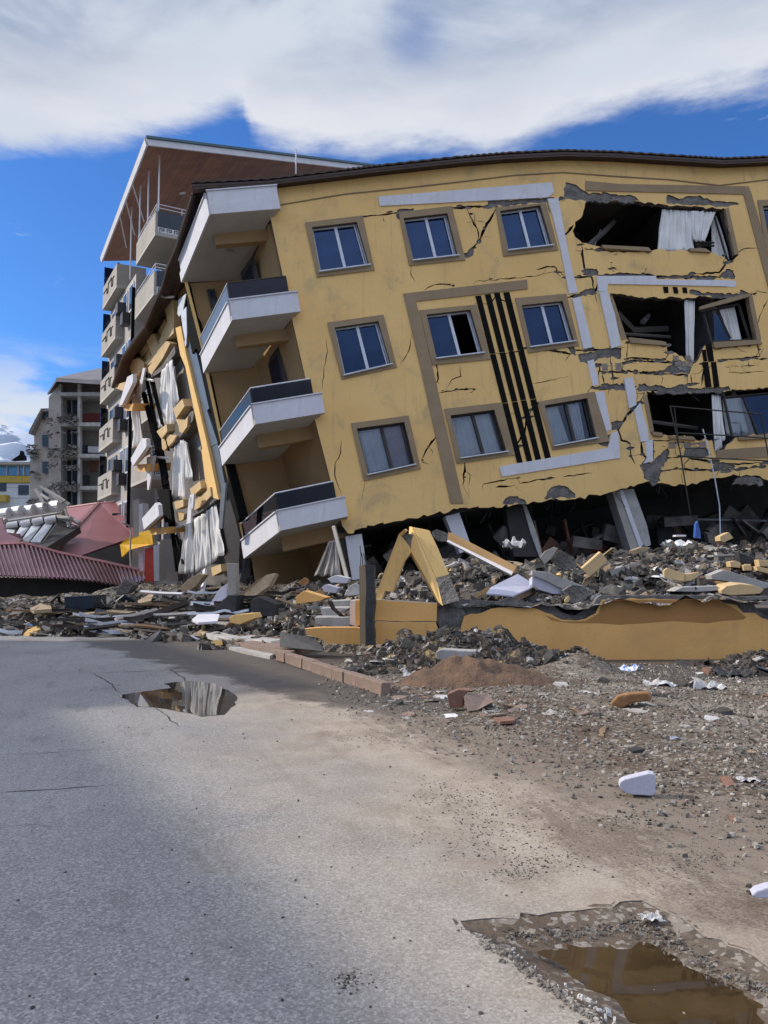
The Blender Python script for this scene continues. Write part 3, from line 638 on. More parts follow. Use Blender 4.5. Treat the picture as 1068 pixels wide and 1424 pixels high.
# window surrounds, frames and panes
def lerp2(a, b, t): return (a[0] + (b[0] - a[0]) * t, a[1] + (b[1] - a[1]) * t)
def window(sur, ope, gl, fr, open_right=False, curt=None, label=None):
    so, oo = [f2(*p) for p in sur], [f2(*p) for p in ope]
    mb = plate(so, [oo], lambda u, v: fp(u, v, -.035), FB * .06, 0, 0)
    wd = MB(); wd.add(mb.v, mb.f); wd = wd.build('window', TAUPE, BLD, label)
    TL, TR, BR, BL = oo; f = MB(); wd_ = .06
    def bar(a, b, w_, d0=.13, d1=.19):
        dx, dy = b[0] - a[0], b[1] - a[1]; l = math.hypot(dx, dy); nx, ny = -dy / l * w_ / 2, dx / l * w_ / 2
        f.prism([fp(a[0] + nx, a[1] + ny, d0), fp(b[0] + nx, b[1] + ny, d0), fp(b[0] - nx, b[1] - ny, d0), fp(a[0] - nx, a[1] - ny, d0)], FB * (d1 - d0))
    i = .03
    for a, b, q, r in ((TL, TR, 0, 0), (BL, BR, 0, .003), (TL, BL, 0, .006), (TR, BR, 0, .009)): bar(a, b, .08, .12 + r, .18 + r)
    mt, mbm = lerp2(TL, TR, .52), lerp2(BL, BR, .52)
    bar(mt, mbm, .09, .105, .195)
    bar(lerp2(TR, TL, .06), lerp2(BR, BL, .06), .035, .10, .145)
    f.build('frame', fr, wd)
    MB().prism([fp(*p, .155) for p in (TL, mt, mbm, BL)], FB * .008).build('pane', gl, wd)
    if not open_right: MB().prism([fp(*p, .165) for p in (mt, TR, BR, mbm)], FB * .008).build('pane', gl, wd)
    sx = [lerp2(BL, BR, -.03), lerp2(BL, BR, 1.03)]
    MB().box((fp(*sx[0], -.03) + fp(*sx[1], -.03)) / 2 - FU * .03, fp(*sx[1], 0) - fp(*sx[0], 0), FB * .16, FU * .035).build('sill', SILL, wd)
    return wd, oo
for k in ('a1', 'a2', 'b1', 'c1', 'c2', 'd1'): window(*win[k], BLUEG, SILL)
window(*win['b2'], BLUEG, SILL, open_right=True, label='window slid half open onto a dark room')
cl = {'a3': 'gathered net curtains with a pink drape behind the lowest window nearest the balconies', 'b3': 'pale net curtain behind the lowest window between taupe strip and black stripes', 'c3': 'white curtain drawn aside behind the window framed by the lower white trim'}
for k in ('a3', 'b3', 'c3'):
    wd, oo = window(*win[k], CLRG, DARKM)
    TL, TR, BR, BL = oo
    if k == 'a3':
        curtain('curtain', fp(*TL, .22), fp(*lerp2(TL, TR, .5), .22), fp(*lerp2(BL, BR, .55), .22), fp(*BL, .22), 7, .02, FB, cl[k], 3)
        curtain('curtain', fp(*lerp2(TL, TR, .5), .24), fp(*TR, .24), fp(*BR, .24), fp(*lerp2(BL, BR, .5), .24), 5, .02, FB, 'pink drape hanging in the right half of the lowest window nearest the balconies', 4, PINKC)
    elif k == 'b3': curtain('curtain', fp(*TL, .26), fp(*TR, .26), fp(*BR, .26), fp(*BL, .26), 10, .02, FB, cl[k], 5)
    else:
        curtain('curtain', fp(*TL, .22), fp(*lerp2(TL, TR, .35), .22), fp(*lerp2(BL, BR, .42), .22), fp(*BL, .22), 5, .02, FB, cl[k], 6)
        curtain('curtain', fp(*lerp2(TL, TR, .5), .22), fp(*lerp2(TL, TR, .85), .22), fp(*lerp2(BL, BR, .8), .22), fp(*lerp2(BL, BR, .55), .22), 5, .03, FB, 'bluish curtain strip at the right of the window framed by the lower white trim', 7)
# trims
trim('trim_band', WTRIM, [(526, 274), (767, 254), (770, 268), (762, 275), (528, 287)], label='long white band above the top row of windows')
trim('trim_band', WTRIM, [(761, 277), (776, 276), (790, 352), (792, 360), (803, 407), (791, 409), (780, 350), (768, 300)], label='upper piece of the broken white upright band')
trim('trim_band', WTRIM, Q(c6, (105, 582), (137, 573), (188, 782), (150, 788)), -.05, .09)
trim('trim_band', WTRIM, Q(c6, (168, 838), (195, 830), (216, 935), (190, 940)), -.01, .04)
trim('trim_band', WTRIM, Q(c6, (205, 487), (450, 487), (452, 502), (745, 505), (745, 530), (252, 520), (250, 552), (214, 550)), label='white corner band with a chipped end')
trim('trim_band', WTRIM, Q(c6, (742, 504), (780, 507), (784, 517), (776, 532), (742, 531)), -.01, .04)
trim('trim_band', WTRIM, Q(c6, (216, 553), (251, 553), (280, 645), (306, 775), (266, 786)), -.04, .07)
trim('trim_band', WTRIM, Q(c6, (318, 912), (354, 905), (365, 960), (368, 1020), (340, 1033)), -.045, .08)
trim('trim_band', WTRIM, Q(c6, (360, 1040), (385, 1010), (418, 1130), (420, 1168), (388, 1170)), -.03, .06)
trim('trim_band', WTRIM, Q(c6, (405, 1165), (438, 1160), (438, 1250), (398, 1260), (414, 1238)), -.02, .05)
trim('trim_band', WTRIM, Q(c6, (202, 968), (236, 962), (266, 1120), (228, 1136)), -.02, .05)
trim('trim_band', WTRIM, [(694, 649), (845, 623), (850, 602), (859, 600), (862, 637), (698, 663)], label='white corner band under the lower windows')
trim('trim_band', TAUPE, Q(c5, (180, 560), (690, 502), (693, 540), (232, 592), (300, 860), (428, 1424), (375, 1424), (250, 860)), -.03, .05, 'long taupe corner band')
trim('trim_band', TAUPE, Q(c6, (160, 95), (300, 108), (832, 118), (845, 150), (914, 390), (960, 560), (925, 575), (812, 150), (160, 135)), -.03, .05)
trim('trim_band', TAUPE, Q(c6, (700, 1205), (914, 1190), (914, 1235), (700, 1240)), -.03, .05)
for a, b, c, d in [((478, 570), (500, 568), (672, 1255), (650, 1257)), ((517, 564), (540, 561), (712, 1250), (690, 1252)), ((555, 558), (577, 556), (748, 1244), (726, 1246)), ((593, 556), (617, 553), (789, 1238), (766, 1242))]:
    for t0, t1 in ((0, .345), (.35, .64), (.645, 1)):
        trim('black_stripe', BLK, [c5(*lerp2(a, d, t0)), c5(*lerp2(b, c, t0)), c5(*lerp2(b, c, t1)), c5(*lerp2(a, d, t1))], -.028, .05)
for q in (((480, 531), (500, 532), (502, 556), (485, 556)), ((520, 532), (538, 533), (543, 558), (526, 558)), ((560, 534), (577, 535), (580, 557), (563, 556)), ((655, 770), (680, 765), (690, 838), (668, 840)), ((643, 842), (665, 842), (680, 945), (655, 945)), ((678, 842), (698, 842), (712, 942), (690, 945)), ((640, 792), (655, 790), (662, 838), (648, 838))):
    trim('black_stripe', BLK, Q(c6, *q), -.028, .05)
MB().tube([fp(*f2(*p), -.01) for p in [(390, 285), (480, 270), (560, 262), (640, 253), (715, 244), (783, 240), (850, 245), (930, 250), (1000, 258), (1068, 250), (1200, 244)]], .022).build('cornice', TAUPE, BLD)
# sills lying in the broken openings, torn reveals
for q, l in ((((225, 362), (415, 372), (430, 388), (230, 376)), None), (((585, 376), (650, 376), (675, 392), (590, 388)), None), (((335, 742), (470, 758), (488, 762), (492, 776), (345, 765)), None), (((683, 762), (872, 752), (886, 768), (688, 786)), None), (((430, 1130), (472, 1135), (476, 1150), (436, 1146)), None), (((500, 1148), (600, 1150), (612, 1165), (505, 1160)), None), (((785, 1152), (914, 1140), (914, 1158), (790, 1165)), None)):
    trim('sill', TAUPE, Q(c6, *q), -.08, .26)
for q in (((268, 562), (282, 600), (330, 745), (310, 750), (262, 600)), ((398, 985), (412, 970), (442, 1125), (428, 1135)), ((735, 210), (750, 205), (792, 395), (775, 400)), ((830, 566), (848, 566), (885, 750), (868, 755))):
    trim('reveal', TAUPE, Q(c6, *q), -.02, .2)
# the loose lintel strip and window frames hanging in the broken openings
MB().prism([fp(*f2(*c6(*p)), -.12) for p in ((625, 618), (735, 585), (832, 562), (834, 575), (740, 602), (628, 630))], FB * .1).build('lintel', TAUPE, BLD, 'loose taupe lintel strip hanging askew in the middle opening')
def poly_frame(px, r, off, name='window_frame', m=DARKM, parent=BLD, label=None):
    mb = MB()
    for seg in px: mb.tube([fp(*f2(*p), off) for p in seg], r, 4)
    return mb.build(name, m, parent, label)
poly_frame([Q(c6, (655, 640), (690, 768)), Q(c6, (710, 625), (765, 740)), Q(c6, (800, 600), (848, 750)), Q(c6, (640, 630), (800, 598)), Q(c6, (685, 755), (860, 745))], .045, .1)
poly_frame([Q(c6, (620, 340), (700, 342)), Q(c6, (700, 230), (755, 415)), Q(c6, (725, 215), (780, 410)), Q(c6, (625, 352), (700, 354))], .035, .12)
poly_frame([Q(c6, (735, 965), (775, 1150)), Q(c6, (815, 975), (880, 1140)), Q(c6, (735, 985), (1000, 960)), Q(c6, (770, 1150), (1000, 1128)), Q(c6, (940, 960), (990, 1125))], .045, .1)
MB().prism([fp(*f2(*c6(*p)), .1) for p in ((695, 640), (720, 640), (765, 745), (700, 752))], FB * .01).build('pane', BLUEG, BLD)
MB().prism([fp(*f2(*c6(*p)), .1) for p in ((745, 990), (815, 980), (870, 1140), (775, 1150))], FB * .01).build('pane', CLRG, BLD)
MB().prism([fp(*f2(*c6(*p)), .1) for p in ((820, 980), (1000, 965), (1035, 1120), (880, 1138))], FB * .01).build('pane', BLUEG, BLD)
G1 = 'curtains hanging in the broken openings'
def fcur(px, folds, amp, off, label, seed, conv=c6, m=None): curtain('curtain', *[fp(*f2(*conv(*p)), off) for p in px], folds, amp, FB, label, seed, m, None)
fcur(((486, 200), (600, 210), (622, 376), (468, 376)), 9, .05, .15, 'white curtain gathered in the middle of the top broken opening', 11)
fcur(((595, 210), (705, 215), (660, 338), (615, 335)), 6, .05, .1, 'white curtain blown sideways at the right of the top broken opening', 12)
fcur(((700, 215), (722, 218), (780, 405), (700, 400)), 5, .04, .3, 'bluish curtain at the torn right edge of the top broken opening', 13)
fcur(((578, 578), (620, 580), (620, 830), (588, 835)), 4, .05, .14, 'long white curtain hanging past the sill of the middle opening', 14)
fcur(((735, 610), (795, 600), (830, 745), (775, 745)), 5, .04, .3, 'white curtain behind the tilted window frame of the middle opening', 15)
fcur(((692, 970), (728, 975), (750, 1140), (705, 1235)), 4, .05, .14, 'white curtain trailing over the sill of the lower opening', 16)
fcur(((745, 985), (820, 975), (850, 1120), (765, 1130)), 5, .03, .28, 'net curtain behind the left pane of the lower right window', 17)
# interior: slabs, back wall, cross walls, roof slab
ulast = 22.0
def slab(v0, v1, w0, w1, m, name, u0=.15, u1=ulast, slope=0):
    MB().prism([fp(u0, v0, w0), fp(u1, v0, w0), fp(u1, v0, w1), fp(u0 - .0, v0, w1)], FU * (v1 - v0)).build(name, m, BLD)
for v in (.32, 3.42, 6.52): slab(v, v + .22, .22, 8, CONC, 'floor_slab')
slab(9.75, 9.95, .22, 8, INT, 'floor_slab')
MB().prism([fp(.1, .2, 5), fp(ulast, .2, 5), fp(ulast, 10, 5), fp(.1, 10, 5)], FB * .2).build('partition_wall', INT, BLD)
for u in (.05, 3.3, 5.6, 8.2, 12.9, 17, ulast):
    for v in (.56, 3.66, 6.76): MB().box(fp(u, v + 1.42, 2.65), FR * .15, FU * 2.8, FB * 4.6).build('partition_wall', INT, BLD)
# broken beams and furniture hints inside the openings
for px, r in ((((170, 350), (300, 230), (350, 175)), .09), (((220, 355), (275, 230)), .02), (((330, 600), (420, 660), (580, 640)), .1), (((345, 690), (575, 690)), .05), (((450, 1060), (690, 1080)), .06), (((440, 640), (480, 600)), .1)):
    MB().tube([fp(*f2(*c6(*p)), .7 + .3 * i) for i, p in enumerate(px)], r, 5).build('ceiling_beam', CONCL if r < .03 else INT, BLD)
MB().prism([fp(*f2(*c6(*p)), .4) for p in ((255, 368), (275, 335), (320, 345), (355, 360), (350, 375))], FB * .5).build('broken_plaster', WHTD, BLD)
mb = MB(); r_ = random.Random(5)
for k in range(60):
    u, v = f2(*c6(r_.uniform(515, 600), 0)); x_, y_ = r_.uniform(515, 600), r_.uniform(812, 880)
    if y_ - 812 > (x_ - 515) * .9 + 12 or y_ < 812 + (x_ - 515) * .35: continue
    p = fp(*f2(*c6(x_, y_)), .06); mb.box(p, FR * r_.uniform(.1, .5) + FU * r_.uniform(-.08, .02), FB * .1, FU * r_.uniform(.015, .05))
mb.build('loose_laths', CONCL, BLD)
# masonry blocks laid bare and bent bars at the torn edges
BLOCKM = mat('bare_block_masonry', (.30, .25, .20), (.20, .165, .135), scale=6, fine=30, bump=.8, bdist=.02)
for (x0, y0, x1, y1, nx, ny) in ((745, 832, 880, 884, 5, 2), (520, 815, 596, 860, 3, 2), (500, 1170, 690, 1200, 6, 1), (225, 845, 310, 880, 3, 1), (700, 1210, 790, 1245, 3, 1)):
    mb = MB()
    for i in range(nx):
        for j in range(ny):
            if fr_.random() < .2: continue
            a0, b0 = x0 + (x1 - x0) * (i + .06 + .3 * (j % 2)) / nx, y0 + (y1 - y0) * (j + .08) / ny; a1, b1 = a0 + (x1 - x0) / nx * .86, b0 + (y1 - y0) / ny * .8
            sl = (a0 - x0) * -.02; o_ = -.012 + fr_.uniform(0, .02)
            mb.prism([fp(*f2(*c6(*q)), o_) for q in ((a0, b0 + sl), (a1, b0 + sl - 2), (a1 + 3, b1 + sl), (a0 + 3, b1 + sl + 2))], FB * .1)
    if mb.v: mb.build('block_masonry', BLOCKM if x0 != 745 else YEL, BLD, kind='stuff')
for k in range(46):
    h_ = (H1, H2, H3)[k % 3]; i = fr_.randrange(len(h_)); p = f2(*h_[i]); q = f2(*h_[(i + 1) % len(h_)]); t_ = fr_.random(); u, v = p[0] + (q[0] - p[0]) * t_, p[1] + (q[1] - p[1]) * t_
    if v > 9.6 or u > 15: continue
    a_ = fp(u, v, .12); dd = FR * fr_.uniform(-.3, .3) + FU * fr_.uniform(-.35, .25) - FB * fr_.uniform(.0, .2)
    MB().tube([a_, a_ + dd * .5 + FU * fr_.uniform(-.05, .08), a_ + dd], .009, 4).build('rebar', DARKM, BLD)
for k in range(40):
    u = fr_.uniform(2.2, 13); a_ = fp(u, .12, .15 + fr_.random()); MB().tube([a_, a_ - FU * fr_.uniform(.1, .35) + FR * fr_.uniform(-.1, .1), a_ - FU * fr_.uniform(.3, .7) + FR * fr_.uniform(-.3, .3)], .01, 4).build('rebar', DARKM, BLD)
# roof sheet
top = [(268, 264), (372, 259), (480, 246), (530, 240), (640, 228), (700, 223), (780, 219), (850, 221), (950, 227), (1000, 230), (1068, 227), (1200, 221), (1420, 214)]
A, Bk = [], []
for i in range(len(top) - 1):
    for k in range(14):
        t = k / 14; x, y = lerp2(top[i], top[i + 1], t); u, v = f2(x, y)
        rip = .03 * (k % 2); A.append(fp(u, v + .02 + rip, -.32)); Bk.append(fp(u, v + .3 + rip, 9))
MB().strip(A, Bk, FU * .05).build('roof', BROWN, BLD)
MB().strip([fp(*f2(x, y), -.3) - FU * .14 for x, y in top], [fp(*f2(x, y), -.3) + FU * .0 for x, y in top], FB * .03).build('roof_fascia', BROWN, BLD)
MB().strip([fp(*f2(x, y), -.3) - FU * .1 for x, y in top], [fp(*f2(x, y), .0) - FU * .1 for x, y in top], FU * .03).build('roof_soffit', BROWN, BLD)

# ---- corner balconies
def slabpt(px, O, n): return onp(px[0], px[1], O, n)
bal = [dict(TL=(282, 267), TR=(387, 258), BR=(390, 291), BL=(293, 299), R=(254, 393), RR=(335, 389), SW=(372, 311), top=True),
       dict(TL=(317, 418), TR=(416, 406), BR=(418, 433), BL=(323, 445), R=(283, 519), RR=(349, 512), SW=(404, 446), g=((313, 394), (401, 384)), glass=None),
       dict(TL=(350, 563), TR=(448, 549), BR=(452, 574), BL=(355, 590), R=(309, 648), RR=(384, 639), SW=(437, 585), g=((345, 540), (432, 527))),
       dict(TL=(385, 711), TR=(478, 693), BR=(484, 718), BL=(390, 738), R=(339, 777), RR=(415, 768), SW=(478, 735), g=((381, 686), (463, 670)))]
OV = -.28
for k, b in enumerate(bal):
    FLb = fp(*f2(*b['BL']), 0); FLb = onp(*b['BL'], fp(0, 0, OV), FB); FRb = onp(*b['BR'], fp(0, 0, OV), FB)
    ax = (FRb - FLb).normalized()
    sidep = onp(*b['R'], FLb, SN)
    nn = (FRb - FLb).cross(sidep - FLb).normalized()
    RRb = onp(*b['RR'], FLb, nn); b['P'] = (FLb, FRb, RRb, sidep)
    up = FU; h = (onp(*b['TL'], fp(0, 0, OV), FB) - FLb).length; b['h'] = h
    sw = onp(*b['SW'], FLb, nn); b['sw'] = sw
    bc = empty('balcony', FLb, None, None); bc.parent = BLD; bc.location = FLb - wloc(BLD)
    tv = nn if nn.dot(FU) > 0 else -nn
    MB().prism([FLb, FRb, FRb + (sw - FRb) * .98, RRb, sidep], tv * .16).build('slab', CEIL, bc)
    sd = (sidep - FLb).normalized(); inn = FB
    # fascias: front then street side; the side one butts against the front one's back
    MB().prism([FLb - FB * .004 + up * .0, FRb - FB * .004, FRb + up * h - FB * .004, FLb + up * h - FB * .004], FB * .10).build('fascia', WTRIM, bc)
    s0 = FLb + sd * .115
    MB().prism([s0 + SN * .004, sidep + SN * .004, sidep + SN * .004 + up * h, s0 + SN * .004 + up * h], -SN * .10).build('fascia', WTRIM, bc)
    # thin coping
    mb = MB(); mb.box((FLb + FRb) / 2 + up * (h + .02) + FB * .04, (FRb - FLb) + ax * .05, FB * .16, up * .035); mb.build('coping', WTRIM, bc)
    mb = MB(); mb.box((s0 + sidep) / 2 + up * (h + .02) - SN * .04, (sidep - s0), SN * .16, up * .035); mb.build('coping', WTRIM, bc)
    if b.get('top'):
        # lower step of the roof edge
        MB().prism([FLb - FB * .05, FRb - FB * .05, FRb - FB * .05 + up * .32, FLb - FB * .05 + up * .32], FB * .044).build('fascia_step', WTRIM, bc)
        MB().prism([FLb + SN * .05, sidep + SN * .05, sidep + SN * .05 + up * .32, FLb + SN * .05 + up * .32], -SN * .044).build('fascia_step', WTRIM, bc)
    else:
        g0, g1 = b['g']; G0, G1 = onp(*g0, fp(0, 0, OV + .05), FB), onp(*g1, fp(0, 0, OV + .05), FB)
        base0, base1 = FLb + up * (h + .04) + FB * .05 + ax * .03, FRb + up * (h + .04) + FB * .05 - ax * .25
        hh = (G0 - base0).dot(up)
        tp = [base0 + up * hh, base1 + up * hh]
        rl = empty('railing', FLb + up * h, None, None); rl.parent = bc; rl.location = up * h
        MB().prism([base0, base1, tp[1], tp[0]], FB * .012).build('glass_panel', DARKG if k == 1 else SMOKE, rl)
        s1 = s0 + up * (h + .04) - SN * .05; s2 = sidep + up * (h + .04) - SN * .05 - sd * .05
        MB().prism([s1, s2, s2 + up * hh, s1 + up * hh], -SN * .012).build('glass_panel', CLAD if k == 1 else SMOKE, rl)
        mb = MB(); mb.tube([tp[0] + FB * .006, tp[1] + FB * .006], .022, 6); mb.build('handrail', SILL if k != 1 else DARKM, rl)
        mb = MB(); mb.tube([tp[0] + FB * .006, s2 + up * hh], .022, 6); mb.build('handrail', SILL, rl)
        for q in (base0, base0 * .5 + base1 * .5, base1): MB().tube([q + FB * .02, q + FB * .02 + up * hh], .018, 5).build('post', DARKM, rl)
        MB().tube([s2, s2 + up * hh], .018, 5).build('post', DARKM, rl)
    # drop beam under the slab and the ceiling lamp
    q0 = FLb + SD * .85 + ax * .34; q1 = sw + FB * .5
    q1 = q0 + ax * ((sw - q0).dot(ax) - .02)
    MB().prism([q0, q1, q1 - up * .42, q0 - up * .42], FB * .26).build('beam', YELSH, bc)
    cpt = (FLb + FRb + RRb + sidep) / 4 - tv * .05 + FB * .2
    mb = MB(); r0 = [cpt + (ax * math.cos(t) + FB * math.sin(t)) * .19 for t in [i * math.pi / 6 for i in range(12)]]; mb.prism(r0, tv * .045); mb.build('ceiling_lamp', GREYD, bc)
# rear and return walls of the loggia
for k in range(4):
    b = bal[k]; FLb, FRb, RRb, L = b['P']
    if k < 3: n_ = bal[k + 1]['P']; L2, RR2, sw2 = n_[3] , n_[2], bal[k + 1]['sw']
    else: L2, RR2, sw2 = L - FU * 2.2, RRb - FU * 2.2, b['sw'] - FU * 2.2
    L = L - SN * .25; L2 = L2 - SN * .25
    rw = MB().prism([L - FU * .003, RRb + FR * .4, RR2 + FR * .4, L2], FB * .22).build('loggia_wall', YELSH, BLD)
    MB().prism([b['sw'] + FB * .03 + FR * .02, RRb + FR * .02 + FB * .3, RR2 + FR * .02 + FB * .3, sw2 + FB * .03 + FR * .02], FR * .2).build('loggia_wall', YELSH, BLD)
    # door on the rear wall and on the return wall
    if k in (0, 1, 2):
        up = (L - L2).normalized(); rv = RR2 - L2; rr = rv.normalized(); wd_ = rv.length * (.42 if k else .2); fc = L2 + rr * rv.length * (.70 if k else .47)
        dd = MB().box(fc + up * 1.75 - FB * .02, rr * wd_, up * 2.2, FB * .06).build('door', DARKM, BLD)
        MB().box(fc + up * 1.85 - FB * .06, rr * (wd_ - .16), up * 1.8, FB * .02).build('pane', DARKG, dd)
        s_ = (RR2 - sw2).normalized(); cc_ = sw2 + s_ * ((RR2 - sw2).length * .55) + up * 1.75
        dd = MB().box(cc_ - FR * .01, s_ * .85, up * 2.2, FR * .06).build('door', DARKM, BLD)
        MB().box(cc_ - FR * .05, s_ * .62, up * 1.8, FR * .02).build('pane', DARKG, dd)
# thin pale corner post in front of the loggia's back corner, and black joint beside it
for k in range(3):
    a = bal[k]['P'][3] - SN * .12 + FB * .05 - FU * .02; b_ = bal[k + 1]['P'][3] - SN * .12 + FB * .05 + FU * (bal[k + 1]['h'] + .1)
    MB().box((a + b_) / 2, FR * .10, (a - b_), FB * .35).build('corner_post', YEL, BLD)

# ---- street side of the building (runs away to the left), traced on its own plane
def spr(name, m, conv, px, off=0, th=.15, parent=None, label=None):
    p = [sid(*(conv(*q) if conv else q), off) for q in px]
    return MB().prism(p, -SN * th).build(name, m, parent or BLD, label)
IN = [(264, 396), (330, 690), (345, 860), (150, 860), (165, 700), (160, 520), (225, 400)]
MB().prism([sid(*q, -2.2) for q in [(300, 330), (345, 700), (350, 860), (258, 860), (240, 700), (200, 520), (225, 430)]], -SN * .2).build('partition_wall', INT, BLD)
# upper wall under the eave with recessed bays
spr('side_wall', YELP, c7, ((750, 330), (700, 440), (680, 600), (665, 830), (640, 880), (560, 1020), (450, 1170), (425, 1212), (400, 1150), (300, 1230), (230, 1330), (130, 1290), (230, 1060), (400, 850), (520, 700), (560, 560), (670, 480)), -.3, .25)
for px in (((545, 480), (650, 500), (660, 610), (655, 800), (560, 890), (520, 880), (600, 690), (585, 620)), ((400, 840), (480, 800), (520, 900), (525, 1010), (420, 1090), (400, 1060), (460, 1000)), ((240, 1050), (340, 1020), (390, 1060), (385, 1120), (330, 1180), (280, 1170))):
    spr('pilaster', YELP, c7, px, -.02, .26)
for px in (((478, 700), (550, 605), (558, 640), (490, 740)), ((508, 790), (578, 670), (588, 740), (520, 860)), ((350, 960), (410, 880), (425, 920), (368, 1020)), ((385, 1040), (440, 960), (450, 1010), (400, 1075))):
    spr('relief_panel', YELP, c7, px, -.2, .09)
spr('ledge', YELP, c7, ((530, 880), (600, 870), (625, 890), (560, 1020), (470, 1150), (440, 1190), (425, 1110), (500, 1010)), .0, .28)
# eave: soffit ribbon, gutter, brackets
ev_o = Q(c7, (830, -430), (690, 20), (610, 210), (560, 390), (480, 560), (400, 750), (300, 880), (200, 1030), (110, 1290))
ev_i = Q(c7, (920, -380), (830, 0), (740, 330), (670, 480), (560, 620), (470, 800), (380, 920), (270, 1060), (150, 1290))
EO = [sid(*p, .55) for p in ev_o]; EI = [sid(*p, -.05) for p in ev_i]
MB().strip(EO, EI, FU * .05).build('side_roof_soffit', BROWN, BLD)
MB().tube([p + FU * .03 for p in EO], .07, 6).build('gutter', BROWN, BLD)
MB().strip([p + FU * .1 for p in EO], [p + FU * .9 - SN * 2.5 for p in EI], FU * .05).build('side_roof', BROWN, BLD)
# corner pilaster, cladding, dark joints
spr('pilaster', YEL, c8, ((165, 60), (192, 50), (218, 190), (256, 350), (306, 560), (346, 740), (390, 955), (330, 935), (300, 700), (305, 690), (260, 480), (215, 260), (190, 200)), .14, .4)
spr('cladding_panel', CLAD, c8, ((210, 190), (240, 120), (275, 195), (300, 300), (340, 480), (330, 490), (280, 420), (255, 300), (240, 290)), .05, .1)
spr('cladding_panel', CLAD, c8, ((255, 300), (280, 422), (330, 492), (385, 660), (335, 690), (290, 560)), .05, .1)
spr('cladding_panel', CLAD, c8, ((335, 692), (385, 662), (420, 860), (425, 960), (378, 900)), .03, .1)
spr('cladding_panel', DARKM, c8, ((385, 960), (430, 860), (500, 1150), (495, 1320), (430, 1330), (400, 1100)), -.05, .1)
spr('dark_joint', BLK, c8, ((310, 315), (332, 310), (385, 590), (430, 780), (500, 1055), (485, 1075), (440, 930), (400, 760), (370, 580)), .02, .3)
spr('dark_joint', BLK, c7, ((775, 430), (800, 380), (830, 500), (880, 700), (925, 890), (885, 975), (860, 930), (825, 985), (785, 800)), .1, .1)
spr('torn_panel', SILL, c7, ((720, 620), (770, 560), (775, 800), (770, 900), (740, 985), (728, 960), (760, 860), (740, 760)), .12, .03)
spr('torn_panel', PANEL, c7, ((700, 500), (770, 440), (740, 600), (705, 650), (690, 620)), .1, .03)
# floor ledges (curving slabs) with yellow crumbs
spr('floor_edge', CONC, c8, ((100, 690), (160, 660), (215, 600), (255, 540), (262, 490), (240, 500), (200, 590), (120, 670), (90, 680)), .12, .5)
spr('floor_edge', CONC, c8, ((175, 1060), (260, 1040), (320, 1005), (385, 950), (370, 935), (300, 985), (220, 1035)), .12, .5)
spr('floor_edge', CONC, c8, ((40, 320), (100, 280), (165, 190), (160, 155), (90, 260), (35, 305)), .0, .4)
for px in (((92, 640), (130, 615), (170, 622), (150, 655), (105, 700), (95, 690)), ((165, 535), (215, 540), (230, 520), (225, 575), (200, 610), (185, 600), (180, 570)), ((255, 950), (300, 940), (345, 890), (350, 935), (300, 990), (265, 1010)), ((170, 1020), (210, 1030), (205, 1060), (178, 1070))):
    spr('broken_render', YELP, c8, px, .2, .12)
# planter boxes on the ledges: small projecting yellow boxes
def pbox(conv, f, fr, th, name='window_box'):
    """box with traced street face f (4 px points on the side plane) projecting by th"""
    p = [sid(*conv(*q), fr) for q in f]; MB().prism(p, -SN * th).build(name, YELP, BLD)
for f in (((152, 482), (200, 430), (212, 468), (168, 532)), ((66, 600), (118, 562), (122, 598), (92, 638)), ((240, 900), (292, 858), (300, 895), (250, 942)), ((158, 968), (205, 955), (207, 990), (165, 1008)), ((350, 1310), (400, 1292), (405, 1330), (358, 1355))):
    pbox(c8, f, .30, .30)
# rooms behind the openings: grey reveal walls
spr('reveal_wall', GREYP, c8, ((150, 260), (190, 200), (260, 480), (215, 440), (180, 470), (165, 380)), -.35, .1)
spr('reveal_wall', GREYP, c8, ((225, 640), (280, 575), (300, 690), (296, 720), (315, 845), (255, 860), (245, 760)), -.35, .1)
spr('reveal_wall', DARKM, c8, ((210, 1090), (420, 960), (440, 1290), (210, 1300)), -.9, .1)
# tall black mullions left of the curtains, leaning
for a, b_, r in (((8, 290), (150, 1030), .09), ((28, 300), (95, 560), .06), ((50, 330), (130, 700), .05), ((0, 400), (120, 880), .12), ((120, 860), (175, 1330), .1), ((95, 760), (150, 1100), .16), ((135, 1050), (190, 1330), .08), ((170, 1140), (205, 1290), .05), ((75, 600), (118, 840), .1), ((60, 700), (90, 760), .05)):
    MB().tube([sid(*c8(*a), .1), sid(*c8(*b_), .2)], r, 4).build('mullion', BLK, BLD)
for a, b_ in (((0, 325), (50, 335)), ((75, 735), (135, 740)), ((160, 1105), (215, 1085))):
    MB().tube([sid(*c8(*a), .25), sid(*c8(*b_), .25)], .05, 5).build('bracket', STEEL, BLD)
MB().tube([sid(*c7(540, 460), .5), sid(*c7(580, 475), .3), sid(*c7(660, 470), .1)], .05, 5).build('bracket', STEEL, BLD)
spr('torn_panel', BLK, c8, ((70, 910), (90, 900), (130, 905), (140, 1010), (150, 1070), (110, 1075), (80, 960)), .4, .1)
